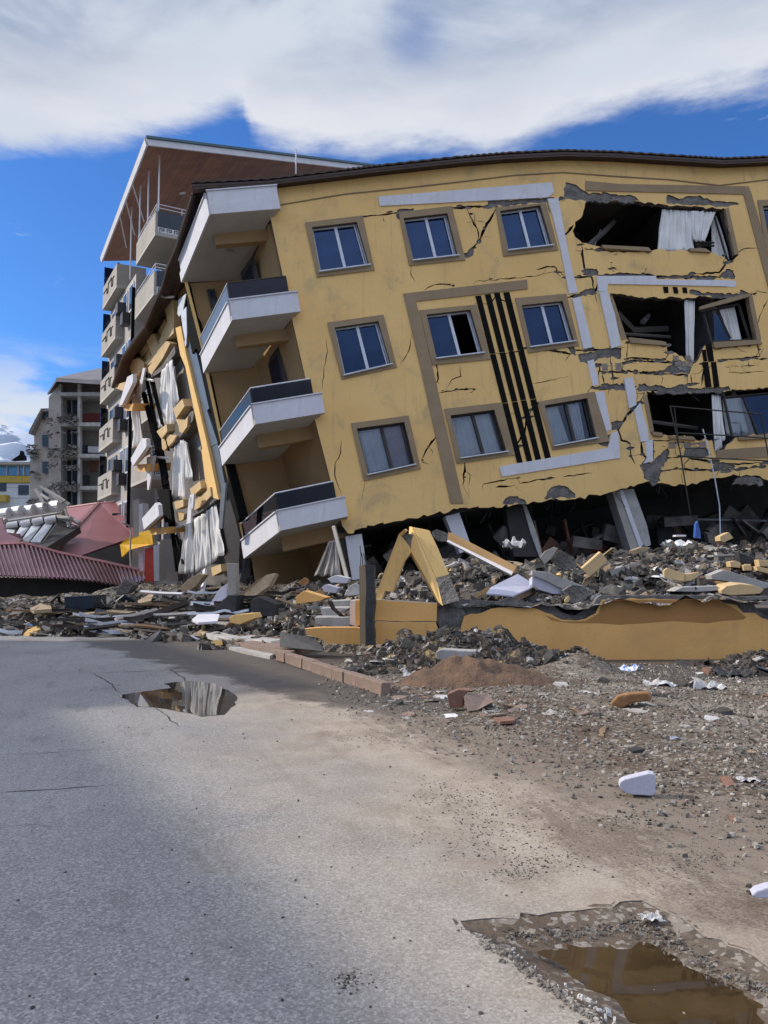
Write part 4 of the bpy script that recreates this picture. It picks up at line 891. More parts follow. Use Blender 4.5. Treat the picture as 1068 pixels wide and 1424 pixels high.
# side curtains
def scur(px, folds, amp, off, label, seed, m=None): curtain('curtain', *[sid(*c8(*p), off) for p in px], folds, amp, SN, label, seed, m)
scur(((95, 280), (150, 225), (160, 560), (62, 595)), 6, .06, .02, 'long white curtain hanging from the top side opening beside the yellow pilaster', 21)
scur(((140, 235), (160, 270), (185, 440), (165, 470)), 3, .04, 0, 'narrow white curtain strip beside the grey reveal of the top side opening', 22)
scur(((150, 690), (205, 640), (222, 950), (142, 965)), 5, .06, .02, 'long white curtain filling the middle side opening', 23)
scur(((205, 640), (225, 660), (262, 840), (225, 850)), 3, .04, 0, 'narrow twisted curtain strip at the right of the middle side opening', 24)
scur(((262, 1060), (340, 1010), (352, 1290), (272, 1340)), 6, .06, .05, 'wide white curtain in the lowest side opening, reaching the rubble', 25)
scur(((340, 1010), (375, 980), (425, 1230), (350, 1290)), 5, .06, .02, 'dusty curtain sweeping right from the lowest side opening', 26)
scur(((222, 1080), (245, 1060), (262, 1330), (205, 1345)), 4, .08, .1, 'white curtain strip dropping to the rubble at the left of the lowest side opening', 27)
scur(((-70, 470), (-20, 330), (0, 660), (-45, 690)), 4, .1, .1, 'pale curtain bunched above the white bracket balcony on the street side', 28)
# loose white boards hanging on the side
for px, l in ((((235, 950), (250, 940), (245, 1075), (222, 1082)), None), (((405, 880), (428, 865), (408, 1105), (390, 1110)), None), (((15, 735), (58, 725), (25, 905), (18, 905)), None), (((240, 930), (262, 925), (255, 1000), (238, 1010)), None)):
    spr('loose_board', CLAD if px[0][0] > 300 else WTRIM, c8, px, .5, .06)
spr('loose_board', WTRIM, c7, ((380, 1110), (400, 1120), (350, 1370), (330, 1360)), .4, .06)
# white bracket balconies at the far end of the street side
def sidebal(conv, face, under, k, soff=1.0):
    """face: street-side fascia polygon; projects soff from the wall"""
    p = [sid(*conv(*q), soff) for q in face]; b = MB().prism(p, -SN * .15).build('balcony', WTRIM, BLD)
    q = [sid(*conv(*x), soff - .16) for x in under[:2]] + [sid(*conv(*x), .0) for x in under[2:]]
    MB().prism(q, FU * .12).build('slab', YEL2, b)
sidebal(cb, ((125, 195), (175, 20), (212, 0), (212, 55), (140, 205), (125, 205)), ((130, 205), (212, 60), (262, 60), (165, 235)), 0)
sidebal(cb, ((200, 575), (200, 555), (272, 425), (300, 430), (302, 480), (212, 608)), ((212, 606), (302, 482), (335, 500), (245, 600)), 1)
sidebal(cb, ((272, 955), (362, 850), (378, 865), (385, 935), (285, 1028)), ((285, 1026), (385, 937), (425, 945), (330, 1030)), 2)
for px in (((165, 200), (228, 195), (222, 245), (160, 242)), ((240, 598), (325, 592), (320, 645), (245, 642)), ((325, 1020), (432, 1012), (430, 1055), (330, 1062))):
    spr('beam', YEL2, cb, px, .6, .8)
# ---- ground storey of the leaning building: crushed, dark, with leaning columns
c10 = lambda x, y: (740 + x / 3.256, 640 + y / 3.256)
VOID = mat('shadowy_concrete', (.05, .047, .045), (.028, .027, .027), scale=.8, fine=10, bump=.4)  # near-black colour supplies the darkness of the crushed, covered spaces
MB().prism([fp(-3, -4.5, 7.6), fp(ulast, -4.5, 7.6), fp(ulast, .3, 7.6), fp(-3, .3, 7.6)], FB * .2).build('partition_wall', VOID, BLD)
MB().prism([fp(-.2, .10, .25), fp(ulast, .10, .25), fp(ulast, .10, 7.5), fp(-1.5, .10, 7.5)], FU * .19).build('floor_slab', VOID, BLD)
for px, m, off, th in (([(481, 745), (504, 741), (513, 803), (491, 806)], WTRIM, .2, .35), ([(474, 750), (483, 746), (494, 806), (487, 806)], DARKM, .35, .3), ([(622, 716), (642, 711), (660, 762), (643, 768)], WTRIM, .3, .4),
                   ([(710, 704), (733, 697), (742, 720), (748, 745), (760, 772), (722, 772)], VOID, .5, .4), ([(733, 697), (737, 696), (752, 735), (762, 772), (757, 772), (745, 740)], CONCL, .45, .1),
                   ([c10(*p) for p in ((385, 132), (415, 128), (515, 400), (470, 400))], GREYD, .35, .5), ([c10(*p) for p in ((413, 128), (432, 126), (528, 392), (512, 402))], WTRIM, .32, .3), ([c10(*p) for p in ((430, 126), (482, 120), (545, 290), (562, 378), (528, 392))], CONCL, .34, .4)):
    MB().prism([fp(*f2(*p), off) for p in px], FB * th).build('column', m, BLD)
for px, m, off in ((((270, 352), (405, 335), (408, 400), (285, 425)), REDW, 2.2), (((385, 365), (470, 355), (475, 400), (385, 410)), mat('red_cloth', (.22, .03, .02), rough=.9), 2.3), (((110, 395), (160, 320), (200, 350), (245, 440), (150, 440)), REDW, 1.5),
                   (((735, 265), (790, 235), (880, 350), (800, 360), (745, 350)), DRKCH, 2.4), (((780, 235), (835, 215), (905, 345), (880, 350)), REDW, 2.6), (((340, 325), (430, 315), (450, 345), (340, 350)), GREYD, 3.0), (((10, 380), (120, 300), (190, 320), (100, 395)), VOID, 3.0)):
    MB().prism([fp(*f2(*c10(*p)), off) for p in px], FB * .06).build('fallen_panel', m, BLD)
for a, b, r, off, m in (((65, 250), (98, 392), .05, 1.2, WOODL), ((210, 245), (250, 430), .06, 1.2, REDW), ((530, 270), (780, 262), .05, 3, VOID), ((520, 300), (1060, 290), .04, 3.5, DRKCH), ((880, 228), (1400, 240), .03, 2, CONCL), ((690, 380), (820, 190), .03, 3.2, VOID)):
    MB().tube([fp(*f2(*c10(*a)), off), fp(*f2(*c10(*b)), off)], r, 4).build('fallen_beam', m, BLD)

mb = MB(); cr_ = random.Random(9)
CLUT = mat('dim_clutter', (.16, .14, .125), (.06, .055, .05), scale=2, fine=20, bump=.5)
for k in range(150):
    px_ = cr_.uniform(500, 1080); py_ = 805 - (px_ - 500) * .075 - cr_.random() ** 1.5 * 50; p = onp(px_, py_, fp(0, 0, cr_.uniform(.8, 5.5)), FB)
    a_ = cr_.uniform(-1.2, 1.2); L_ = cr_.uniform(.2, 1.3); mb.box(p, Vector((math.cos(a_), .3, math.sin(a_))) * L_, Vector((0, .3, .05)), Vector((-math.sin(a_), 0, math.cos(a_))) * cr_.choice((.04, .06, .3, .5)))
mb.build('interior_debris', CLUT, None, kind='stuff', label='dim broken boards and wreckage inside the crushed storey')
def tpoly(name, label, cat, m, conv, px, D, vec, group=None, bevel=0, parent=None):
    """a loose piece: outline at distance D with its own real thickness"""
    if isinstance(D, (int, float)): D = [D] * len(px)
    p = [atY(*(conv(*q) if conv else q), d_) for q, d_ in zip(px, D)]
    return MB().prism(p, vec).build(name, m, parent, label, cat, group, bevel=bevel)
# ---- rusty frame hanging in front of the facade, white cable
ff = empty('hanging_bars', fp(*f2(945, 742), -.5), 'thin rusty metal frame of bars hanging in front of the lower broken openings', 'frame')
for s in (Q(c6, (480, 1040), (520, 1220), (562, 1480)), Q(c6, (497, 1045), (515, 1200)), Q(c6, (848, 1070), (880, 1250), (925, 1430)), Q(c6, (480, 1040), (560, 1048), (850, 1072)), Q(c6, (500, 1148), (700, 1158), (880, 1170)), Q(c6, (512, 1240), (640, 1250), (890, 1262))):
    MB().tube([fp(*f2(*p), -.45) for p in s], .022, 5).build('bar', DARKM, ff)
MB().tube([fp(*f2(*p), -.3) for p in ((970, 600), (976, 621), (986, 665), (993, 705), (994, 745))], .02, 5).build('cable', SILL, None, 'pale loose cable dangling from the facade into the dark ground storey', 'cable')
tag(MB().prism([atY(*c10(*p), 19) for p in ((738, 350), (742, 290), (750, 275), (762, 325), (765, 355))], (0, .12, 0)).build('plastic_bag', BLUED), 'bright blue plastic bag hanging in the dark crushed storey', 'bag')

# ================================================================== LOW OCHRE WALL, POST, STEPS
LWO, LWN = Vector((0, 13.62, 0)), Vector((.03, -1, 0)).normalized()
def lw(u, v): return Vector((u, 13.62 + .03 * u, v))
def l2(x, y, conv=None):
    p = onp(*(conv(x, y) if conv else (x, y)), LWO, LWN); return (p.x, p.z)
GW = empty('garden_wall', (5, 13.7, 0), 'long low ochre rendered wall with a broken grey top edge, right of the gap', 'wall')
topl = [l2(*p, c9) for p in ((562, 715), (570, 660), (582, 618), (612, 607), (660, 603), (700, 585), (735, 580))] + [l2(*p, c10) for p in ((0, 668), (60, 690), (140, 722), (200, 726), (240, 718), (285, 695), (300, 665), (320, 630), (470, 626), (600, 629), (840, 628), (870, 648), (925, 656), (955, 690), (1010, 692), (1040, 715), (1068, 722))]
topl = rough_line(topl, .018, .09, False, 4)
xr = topl[-1][0]
ol = topl + [(xr + 1.2, .95), (xr + 9, .95), (xr + 9, -.3), (topl[0][0] + .05, -.3)]
w0 = build_plate(plate(ol, [], lw, (0, .07, 0), 0, 1), 'render_coat', YEL2, EDGE, parent=GW)
bk = [(x, min(1.12, z + .13 + .05 * math.sin(x * 9))) for x, z in topl]; x0 = topl[0][0]
ol2 = [(x0 - .16, -.3), (x0 - .2, .3), (x0 - .12, .7), (x0 - .25, 1.0)] + [(x0 - .05, 1.06)] + rough_line([p for p in bk[8:]], .02, .1, False, 9) + [(xr + 9, 1.04), (xr + 9, -.3)]
build_plate(plate(ol2, [], lambda u, v: lw(u, v) + Vector((0, .075, 0)), (0, .16, 0), 0, 1), 'concrete_core', CONC, CONC, parent=GW)
band = [l2(*p, c10) for p in ((318, 640), (470, 632), (838, 634), (900, 662), (950, 695), (970, 712), (955, 722), (860, 728), (790, 738), (640, 728), (500, 738), (400, 745), (300, 738), (180, 738), (90, 725), (55, 700), (140, 730), (240, 728), (300, 695))]
MB().prism([lw(u, v) - Vector((0, .003, 0)) for u, v in band], (0, .002, 0)).build('upper_band', mat('brown_ochre_render', (.42, .215, .07), (.37, .19, .062), scale=2, fine=40, bump=.2, bdist=.003), GW)  # browner strip along the upper part of the wall
NW = empty('stub_wall', atY(565, 888, 13.6), 'short two-step ochre wall left of the gap, under the fallen pillars', 'wall')
for px, y0, th in (([(521, 834), (608, 839), (607, 864), (520, 863)], 13.55, .45), ([(522, 864.5), (606, 865), (611, 880), (618, 900), (524, 900)], 13.5, .4)):
    pl = rough_line([(p.x, p.z) for p in [atY(*q, y0) for q in px]], .006, .15, True, 2)
    build_plate(plate(pl, [], lambda u, v: Vector((u, y0, v)), (0, th, 0), 0, 1), 'wall_block', YEL2, CONCL, parent=NW)
tpoly('wall_end', None, None, CONC, c9, ((462, 560), (560, 545), (590, 610), (575, 640), (560, 745), (490, 745), (470, 650), (452, 640)), 13.68, (0, .3, 0), parent=NW)
ps = empty('concrete_post', atY(512, 888, 13.2), 'upright broken concrete post with rusty bars sticking out of its top', 'post')
pc = [atY(*c9(*p), 13.2) for p in ((124, 398), (150, 392), (155, 500), (150, 600), (152, 740), (128, 740))]
MB().prism(pc, (.02, .16, 0)).build('lit_render_face', TAUPE, ps)  # tan strip carries the sunlight on the post's left face
MB().prism([atY(*c9(*p), 13.2) for p in ((150, 392), (190, 398), (188, 480), (194, 560), (185, 640), (192, 745), (152, 745), (150, 600), (155, 500))], (.02, .14, 0)).build('shaft', DRKCH, ps)
for a, b in (((130, 395), (128, 310)), ((150, 395), (143, 345)), ((140, 395), (133, 340)), ((165, 395), (150, 370))):
    MB().tube([atY(*c9(*a), 13.26), atY(*c9((a[0] + b[0]) / 2 + 3, (a[1] + b[1]) / 2), 13.27), atY(*c9(*b), 13.28)], .008, 5).build('rebar', DARKM, ps)
# fallen pillars
TN = (.04, .30, .02)
FP1 = empty('fallen_pillar', atY(530, 838, 13.8), 'thin ochre slab leaning right on top of the stub wall', 'pillar')
tpoly('slab', None, None, YEL, c9, ((196, 545), (205, 500), (298, 258), (322, 238), (328, 246), (305, 270), (345, 318), (352, 338), (320, 380), (270, 512), (235, 508), (222, 545)), [13.7, 13.7, 13.8, 13.8, 13.85, 13.9, 14.0, 14.0, 14.0, 13.9, 13.8, 13.7], TN, parent=FP1)
tpoly('broken_core', None, None, CONC, c9, ((305, 268), (330, 255), (358, 262), (352, 320), (345, 318)), 14.05, (0, .25, 0), parent=FP1)
FP2 = empty('fallen_pillar', atY(632, 842, 13.6), 'yellow square pillar leaning left, bare grey concrete at its lower end', 'pillar')
def tp4(px, D0_, D1_, vec, m, name, par, conv=c9):
    return tpoly(name, None, None, m, conv, px, [D0_] * (len(px) // 2) + [D1_] * (len(px) - len(px) // 2), vec, parent=par, bevel=.008)
A_ = [atY(*c9(358, 230), 14.1), atY(*c9(432, 245), 14.1), atY(*c9(468, 320), 13.95), atY(*c9(516, 436), 13.7), atY(*c9(460, 452), 13.7)]
side_v = atY(*c9(490, 572), 13.62) - atY(*c9(490, 572), 13.92) + Vector((0, 0, 0))
MB().prism(A_, (-.05, .26, .03)).build('rendered_shaft', YEL, FP2, bevel=.008)
MB().prism([atY(*c9(*p), d_) for p, d_ in (((357, 230), 14.1), ((459, 452), 13.7), ((490, 574), 13.45), ((478, 562), 13.5), ((350, 335), 14.0))], (-.05, .26, .03)).build('rendered_side', YEL, FP2)
MB().prism([atY(*c9(*p), d_) for p, d_ in (((460, 453), 13.68), ((516, 437), 13.68), ((562, 548), 13.45), ((492, 570), 13.45))], (-.05, .26, .03)).build('bare_concrete', CONC, FP2)
FP3 = empty('fallen_pillar', atY(670, 780, 16), 'long ochre slab sloping down right from the pillar top towards the white board', 'pillar')
tpoly('slab', None, None, YELSH, c9, ((512, 252), (530, 255), (812, 400), (818, 428), (795, 432), (508, 290)), [16.3, 16.3, 15.2, 15.2, 15.2, 16.3], (.05, .3, -.03), parent=FP3)  # slab's shade is put into its brown-yellow colour
tpoly('plaster_edge', None, None, WTRIM, c9, ((506, 291), (512, 285), (796, 424), (790, 438)), [16.25, 16.25, 15.15, 15.15], (.03, .25, -.03), parent=FP3)
tpoly('broken_core', None, None, CONC, c9, ((440, 250), (460, 238), (500, 250), (515, 262), (510, 292), (470, 290), (448, 275)), 16.35, (.05, .35, 0), parent=FP3)
tpoly('board', 'white painted board lying flat on the rubble behind the low wall', 'board', FOAM, c9, ((678, 518), (700, 490), (816, 433), (898, 484), (866, 496), (795, 528), (740, 522)), [14.0, 14.2, 15.0, 14.8, 14.3, 13.85, 13.9], (0, 0, -.03), bevel=.004)
tpoly('board', 'brown thick edge slab under the white painted board', 'board', WOODL, c9, ((795, 531), (898, 488), (900, 515), (800, 558)), [13.85, 14.75, 14.7, 13.85], (.1, .3, 0), bevel=.01)
# low pieces along the pavement
tpoly('low_wall', 'low ochre kerb wall beside the concrete post, at the foot of the steps', 'wall', YEL2, c4, ((512, 1262), (600, 1255), (765, 1255), (800, 1262), (800, 1340), (620, 1335), (590, 1310), (520, 1290)), 14.2, (.0, .2, 0))
tpoly('stair_cheek', 'white upright block with an ochre edge beside the steps', 'wall', WTRIM, c4, ((735, 1122), (768, 1120), (768, 1250), (735, 1240)), 14.6, (.05, .4, 0))
tpoly('stair_cheek', 'ochre block just behind the concrete post', 'wall', YEL2, c4, ((762, 1120), (790, 1120), (790, 1240), (762, 1250)), 14.4, (.02, .3, 0))
ss = empty('entrance_steps', atY(460, 880, 15.6), 'cracked pale entrance steps between the rubble and the ochre kerb wall', 'steps')
for i, (q, d_) in enumerate(((((560, 1205), (735, 1205), (735, 1262), (570, 1240)), 15.2), (((590, 1160), (735, 1155), (735, 1200), (600, 1200)), 15.8), (((640, 1125), (735, 1120), (735, 1152), (640, 1155)), 16.4))):
    tpoly('step', None, None, CONCL, c4, q, d_, (0, .6, 0), parent=ss, bevel=.01)
tpoly('slate_slab', 'dark slate slab tipped against the end of the pink kerb', 'slab', DRKCH, c4, ((390, 1278), (560, 1305), (605, 1355), (600, 1372), (388, 1350)), [14.6, 14.2, 13.9, 13.8, 14.3], (0, .12, -.02))
tpoly('slate_slab', 'small dark slate slab at the far end of the pink kerb', 'slab', DRKCH, c9, ((0, 855), (108, 842), (110, 870), (20, 905), (0, 905)), [11.6, 11.7, 11.6, 11.3, 11.3], (0, .15, 0))
# pink kerb of separate stones
ka, kb = atZ(385, 906, .16), atZ(532, 951, .14)
kd = (kb - ka); KL = kd.length; kd.normalize(); kn = Vector((kd.y, -kd.x, 0)); kn = kn if kn.x > 0 else -kn
for i in range(10):
    o = ka + kd * (KL * (i + .5) / 10) + Vector((random.uniform(-.01, .01), 0, -.07 + random.uniform(-.012, .012)))
    MB().box(o + kn * .06, kd * (KL / 10 - .012), kn * .14, Vector((random.uniform(-.01, .01), 0, .17))).build('kerb_stone', PINKT, None, 'pinkish worn kerb stone in the row along the bend of the road', 'kerb', 'pink kerb stones', bevel=.012)
# pale kerb and ramp further left
for k, (q, z) in enumerate(((((20, 1282), (135, 1310), (135, 1345), (28, 1312)), 0), (((135, 1310), (190, 1302), (345, 1325), (350, 1345), (140, 1346)), 0))):
    tpoly('kerb_stone', ['long pale kerb stone at the road bend, left of the pink kerb', 'shaded low kerb end beside the pale ramp'][k], 'kerb', CONCL, c4, q, [17.4, 16.2, 16.1, 17.2, 17.2][:len(q)] if k == 0 else [16.2, 16.5, 15.6, 15.5, 16.1], (.15, .5, 0), bevel=.015)
MB().prism([atZ(*p, .12) for p in ((292, 884), (330, 874), (420, 872), (470, 885), (400, 908), (345, 898))], (0, 0, -.15)).build('pavement', PINKT, kind='structure')
MB().prism([atZ(*p, .06) for p in ((318, 899), (345, 893), (378, 893), (390, 905), (375, 912), (340, 905))], (0, 0, -.1)).build('kerb_ramp', CONCL, kind='structure')

# ================================================================== TALL BUILDING BEHIND
TT = Vector((-.49, .872, 0)); TFv = Vector((.872, .49, 0)); TNn = Vector((-.872, -.49, 0)); TF_N = Vector((.49, -.872, 0))
TC = atY(216, 309, 36.9); TC.z = 0
TB = empty('apartment_tower', TC, 'tall grey apartment tower behind the leaning building, wood lined roof overhang and stacked balconies', 'building')
def tq(s, f, z): return TC + TT * s + TFv * f + Vector((0, 0, z))
def tbox(s0, s1, f0, f1, z0, z1, m, name, par=TB): return MB().prism([tq(s0, f0, z0), tq(s1, f0, z0), tq(s1, f1, z0), tq(s0, f1, z0)], (0, 0, z1 - z0)).build(name, m, par)
tbox(-.2, 13.4, 1.35, 14, 0, 17.9, GREYP, 'wall'); tbox(4.9, 13.0, .12, 1.345, 0, 17.6, GREYD, 'wall')
tbox(2.5, 12.5, 4.2, 14, 17.9, 20.4, GREYP, 'wall')
LEV = [17.85 - 3 * k for k in range(6)]
for k, z in enumerate(LEV[:5]):
    b = tbox(0, 4.4, 0, 5.2, z, z + .16, CEIL, 'balcony')
    tbox(0, 4.4, -.003, .1, z + .16, z + 1.2, GREYP, 'side_panel', b) if False else None
    def sub(s0, s1, f0, f1, z0, z1, m, name):
        mb = MB().prism([tq(s0, f0, z0), tq(s1, f0, z0), tq(s1, f1, z0), tq(s0, f1, z0)], (0, 0, z1 - z0)); return mb.build(name, m, b)
    sub(0, 4.4, 0, .12, z + .165, z + 1.2, GREYP, 'parapet'); sub(-.02, .12, .125, 5.2, z + .45, z + 1.25, NAVY, 'front_panel'); sub(-.01, .1, .125, 5.2, z + .165, z + .445, WTRIM, 'front_band')
    mb = MB()
    for q in range(14):   # key pattern on the front band
        f0 = .2 + q * .36; zz = z + .2
        for (a0, a1, h0, h1) in ((0, .03, 0, .2), (0, .24, .17, .2), (.21, .24, .06, .2), (.1, .24, .06, .09), (.1, .13, .06, .13)): mb.prism([tq(-.03, f0 + a0, zz + h0), tq(-.03, f0 + a1, zz + h0), tq(-.03, f0 + a1, zz + h1), tq(-.03, f0 + a0, zz + h1)], TT * .012)
    mb.build('key_pattern', DARKM, b)
    mb = MB()
    for zz in (1.42, 1.6): mb.tube([tq(4.3, .06, z + zz - .1), tq(.05, .06, z + zz), tq(.05, 5.1, z + zz)], .025, 5)
    for s_ in (.05, 1.4, 2.8, 4.2): mb.tube([tq(s_, .06, z + 1.2), tq(s_, .06, z + 1.6)], .025, 4)
    for f_ in (1.3, 2.6, 3.9): mb.tube([tq(.05, f_, z + 1.2), tq(.05, f_, z + 1.6)], .025, 4)
    mb.build('railing', WTRIM, b)
    MB().tube([tq(2.2, 2.5, z - .05), tq(2.2, 2.5, z)], .18, 10).build('ceiling_lamp', SILL, b)
for k, z in enumerate(LEV[:5]):
    z -= .1
    b = tbox(8.0, 12.6, -.35, 1.3, z, z + .16, CEIL, 'balcony')
    mb = MB().prism([tq(8.0, -.35, z + .165), tq(12.6, -.35, z + .165), tq(12.6, -.25, z + .165), tq(8.0, -.25, z + .165)], (0, 0, 1.25)); mb.build('parapet', GREYP, b)
    MB().prism([tq(8.0, -.245, z + .165), tq(8.1, -.245, z + .165), tq(8.1, 1.3, z + .165), tq(8.0, 1.3, z + .165)], (0, 0, 1.25)).build('parapet', GREYP, b)
    mb = MB(); Zp = [(8.7, .9), (9.1, .9), (9.1, .5), (9.5, .5), (9.5, 1.05), (10.6, 1.05), (10.6, .55), (11.0, .55), (11.0, .9), (12.2, .9)]
    for (a, h), (c_, h2) in zip(Zp, Zp[1:]): mb.tube([tq(a, -.37, z + h), tq(c_, -.37, z + h2)], .03, 4)
    mb.build('meander_line', DARKM, b)
    MB().prism([tq(8.0, -.3, z + 1.42), tq(12.6, -.3, z + 1.42), tq(12.6, -.2, z + 1.42), tq(8, -.2, z + 1.42)], (0, 0, .05)).build('handrail', DARKM, b)
    MB().prism([tq(12.55, -.3, z + 1.47), tq(12.6, -.3, z + 1.47), tq(12.6, 1.2, z + 1.47), tq(12.55, 1.2, z + 1.47)], (0, 0, 1.3)).build('glass_screen', SMOKE, b)
# windows, doors, air conditioners on the street wall
for k, z in enumerate(LEV):
    for s_ in (5.2, 6.9):
        w_ = tbox(s_, s_ + 1.0, .04, .13, z + .9 - (k == 0) * 30, z + 2.4 - (k == 0) * 30, SILL, 'window') if k else None
        if w_: MB().prism([tq(s_ + .1, .02, z + 1.0), tq(s_ + .9, .02, z + 1.0), tq(s_ + .9, .02, z + 2.3), tq(s_ + .1, .02, z + 2.3)], TFv * .012).build('pane', NAVY, w_)
    if k:
        u = tbox(6.2, 6.9, -.30, .11, z + .3, z + .95, DARKM, 'air_conditioner')
        u = tbox(7.2, 7.9, -.40, .11, z + 1.2, z + 1.8, DRKCH, 'air_conditioner')
        d_ = tbox(1.0, 2.4, 1.27, 1.36, z + .17, z + 2.4, NAVY, 'balcony_door'); tbox(3.2, 3.9, 1.27, 1.36, z + .17, z + 2.4, NAVY, 'balcony_door')
        tbox(9, 11.5, .05, .13, z + .17, z + 2.3, NAVY, 'balcony_door')
        tbox(5.0, 5.12, -.05, .11, z - 1, z + 2, BLK, 'drain_pipe')
# roof
RA, RE, RG = atY(205, 200, 35.6), atY(142, 363, 53), atY(528, 238, 48)
RD = RE + (RG - RA)
nn = (RE - RA).cross(RG - RA).normalized(); nn = nn if nn.z > 0 else -nn
RG2, RD2 = RG + (RG - RA) * .15, RE + (RG - RA) * 1.15
rf = MB().prism([RA, RG2, RD2, RE], nn * .06).build('roof_soffit', WOOD, TB)
MB().prism([RA + nn * .065 + (RE - RA).normalized() * .2, RG2 + nn * .065, RD2 + nn * .065, RE + nn * .065], nn * .3).build('roof', GREYD, TB)
sk = (RG - RA).normalized(); ek = (RE - RA).normalized()
MB().box((RA + RG2) / 2 + nn * .05 - ek * .05, RG2 - RA, ek * .1, nn * .3).build('roof_edge', WTRIM, TB)
MB().box((RA + RG2) / 2 + nn * .27 - ek * .08, RG2 - RA, ek * .2, nn * .12).build('roof_edge_flashing', mat('teal_flashing', (.05, .11, .14), rough=.5), TB)
MB().box((RA + RE) / 2 + nn * .05 - sk * .05, RE - RA, sk * .1, nn * .3).build('roof_edge', WTRIM, TB)
for s_, f_ in ((.3, .2), (4.2, .1), (2.2, .1), (.3, 7.5), (7.5, .3)):
    p = tq(s_, f_, LEV[0] + .3); t_ = (RA - p).dot(nn) / nn.z; MB().tube([p, p + Vector((0, 0, t_))], .045, 6).build('roof_post', WTRIM, TB)
for s_ in (5.0, 7.5, 10.0):
    p = RA + ek * s_ + nn * .0; q = tq(s_ + 1.0, .7, 0); q.z = p.z - 1.0; MB().tube([p, q], .04, 5).build('roof_brace', WTRIM, TB)
for u_, v_ in ((.35, .25), (.62, .2), (.2, .3)):
    p = RA + (RG - RA) * u_ + (RE - RA) * v_ - nn * .04; MB().tube([p, p + nn * .03], .2, 10).build('ceiling_lamp', SILL, TB)
# shop at its foot
c11 = lambda x, y: (x / 4.855, 660 + y / 4.855)
for q, m, n_, d_ in ((((895, 175), (940, 165), (945, 480), (925, 645), (885, 640), (900, 400)), GREYP, 'shop_column', 37), (((940, 200), (965, 190), (968, 655), (935, 655)), WTRIM, 'shop_column', 36), (((978, 500), (1035, 490), (1038, 722), (975, 722)), REDM, 'shop_shutter', 35.5), (((1035, 480), (1075, 470), (1075, 715), (1040, 720)), WTRIM, 'shop_column', 34.5), (((1080, 440), (1200, 430), (1200, 720), (1085, 720)), GREYD, 'shop_wall', 35.5)):
    tpoly(n_, None, None, m, c11, q, d_, (.1, .5, 0), parent=TB)
tpoly('signboard', 'bent mustard yellow shop signboard above the red shutter', 'signboard', MUSTARD, c11, ((810, 472), (855, 428), (935, 418), (940, 390), (1022, 372), (1032, 470), (940, 490), (875, 508), (822, 556)), [36.5, 36, 35.5, 35.4, 35, 35, 35.4, 36, 36.5], (.03, .12, 0))
sl = empty('street_lamp', atY(*c11(880, 560), 34.5), 'thin curved grey street lamp in front of the yellow signboard', 'street lamp')
MB().tube([atY(*c11(*p), 34.5) for p in ((884, 640), (878, 520), (884, 380), (870, 345), (835, 325))], .035, 5).build('pole', GREYD, sl)
MB().tube([atY(*c11(*p), 34.5) for p in ((848, 328), (828, 322))], [.09, .06], 6).build('lamp_head', GREYD, sl)

# ================================================================== COLLAPSED RED ROOF BUILDING WITH SOLAR HEATERS
CB = empty('collapsed_building', atY(100, 812, 34), 'flattened building whose maroon sheet roof lies almost on the ground', 'building')
pt = lambda x, y, d_: atY(*c11(x, y), d_)
a, b_, c_, d_, e_ = pt(665, 193, 45), pt(895, 178, 45), pt(905, 420, 40), pt(540, 548, 36), pt(375, 512, 36.4)
MB().prism([a, b_, c_], (.0, .1, -.08)).add([a, c_, d_, a - Vector((0, -.1, .08)), c_ - Vector((0, -.1, .08)), d_ - Vector((0, -.1, .08))], [(0, 1, 2), (3, 5, 4)]).add([a, d_, e_], [(0, 1, 2)]).build('roof', MAROON, CB)
f_, g_ = pt(258, 492, 38), pt(440, 225, 46)
MB().add([a, e_, f_, g_, pt(500, 350, 43)], [(0, 1, 2), (0, 2, 4), (0, 4, 3)]).build('roof', MAROON, CB, 'shaded far side of the maroon roof')
MB().tube([a, e_], .12, 5).build('ridge_cap', mat('pink_ridge', (.42, .22, .22), rough=.5), CB)
MB().tube([g_, a, b_], .07, 5).build('ridge_cap', MATS['pink_ridge'], CB)
MB().add([d_ - Vector((0, .3, .1)), c_ - Vector((0, 0, .1)), pt(905, 640, 38), pt(540, 640, 35.4)], [(0, 1, 2, 3)]).build('gable', VOID, CB)
def cinterp(P_, x):
    for (x0, y0), (x1, y1) in zip(P_, P_[1:]):
        if x0 <= x <= x1: return y0 + (y1 - y0) * (x - x0) / (x1 - x0)
    return P_[0][1] if x < P_[0][0] else P_[-1][1]
tl = [(-700, 500), (0, 482), (175, 474), (400, 538), (700, 600), (975, 662)]; bl_ = [(-700, 690), (0, 688), (400, 702), (640, 722), (760, 745), (830, 762), (900, 748), (985, 712)]
A, Bk = [], []; x = -620.0
while x < 960:
    w_ = 9 + 2 * (x > 600)
    for k in range(4):
        rip = (0, 0, .13, .13)[k]; xx = x + (0, 13, 15, 28)[k]
        sh = 70 if xx < 700 else 70 - (xx - 700) * .2
        A.append(pt(xx, cinterp(tl, xx), 33.2) + Vector((0, -rip * .7, rip * .5))); Bk.append(pt(min(xx + sh, 985), cinterp(bl_, min(xx + sh, 985)), 31) + Vector((0, -rip * .7, rip * .5)))
    x += 30
MB().strip(A, Bk, (0, .03, -.05)).build('corrugated_roof', MAROOND, CB)
MB().tube([A[i] + Vector((0, -.05, .06)) for i in range(0, len(A), 8)], .09, 5).build('ridge_cap', MAROON, CB)
MB().prism([pt(-700, 690, 32), pt(400, 700, 32), pt(900, 745, 32), pt(985, 860, 32), pt(-700, 880, 32)], (0, .3, 0)).build('crushed_wall', VOID, CB)
MB().prism([pt(-40, 500, 34), pt(30, 360, 36), pt(380, 300, 38), pt(540, 350, 38), pt(300, 500, 34)], (0, .2, -.3)).build('roof_deck', DRKCH, CB)
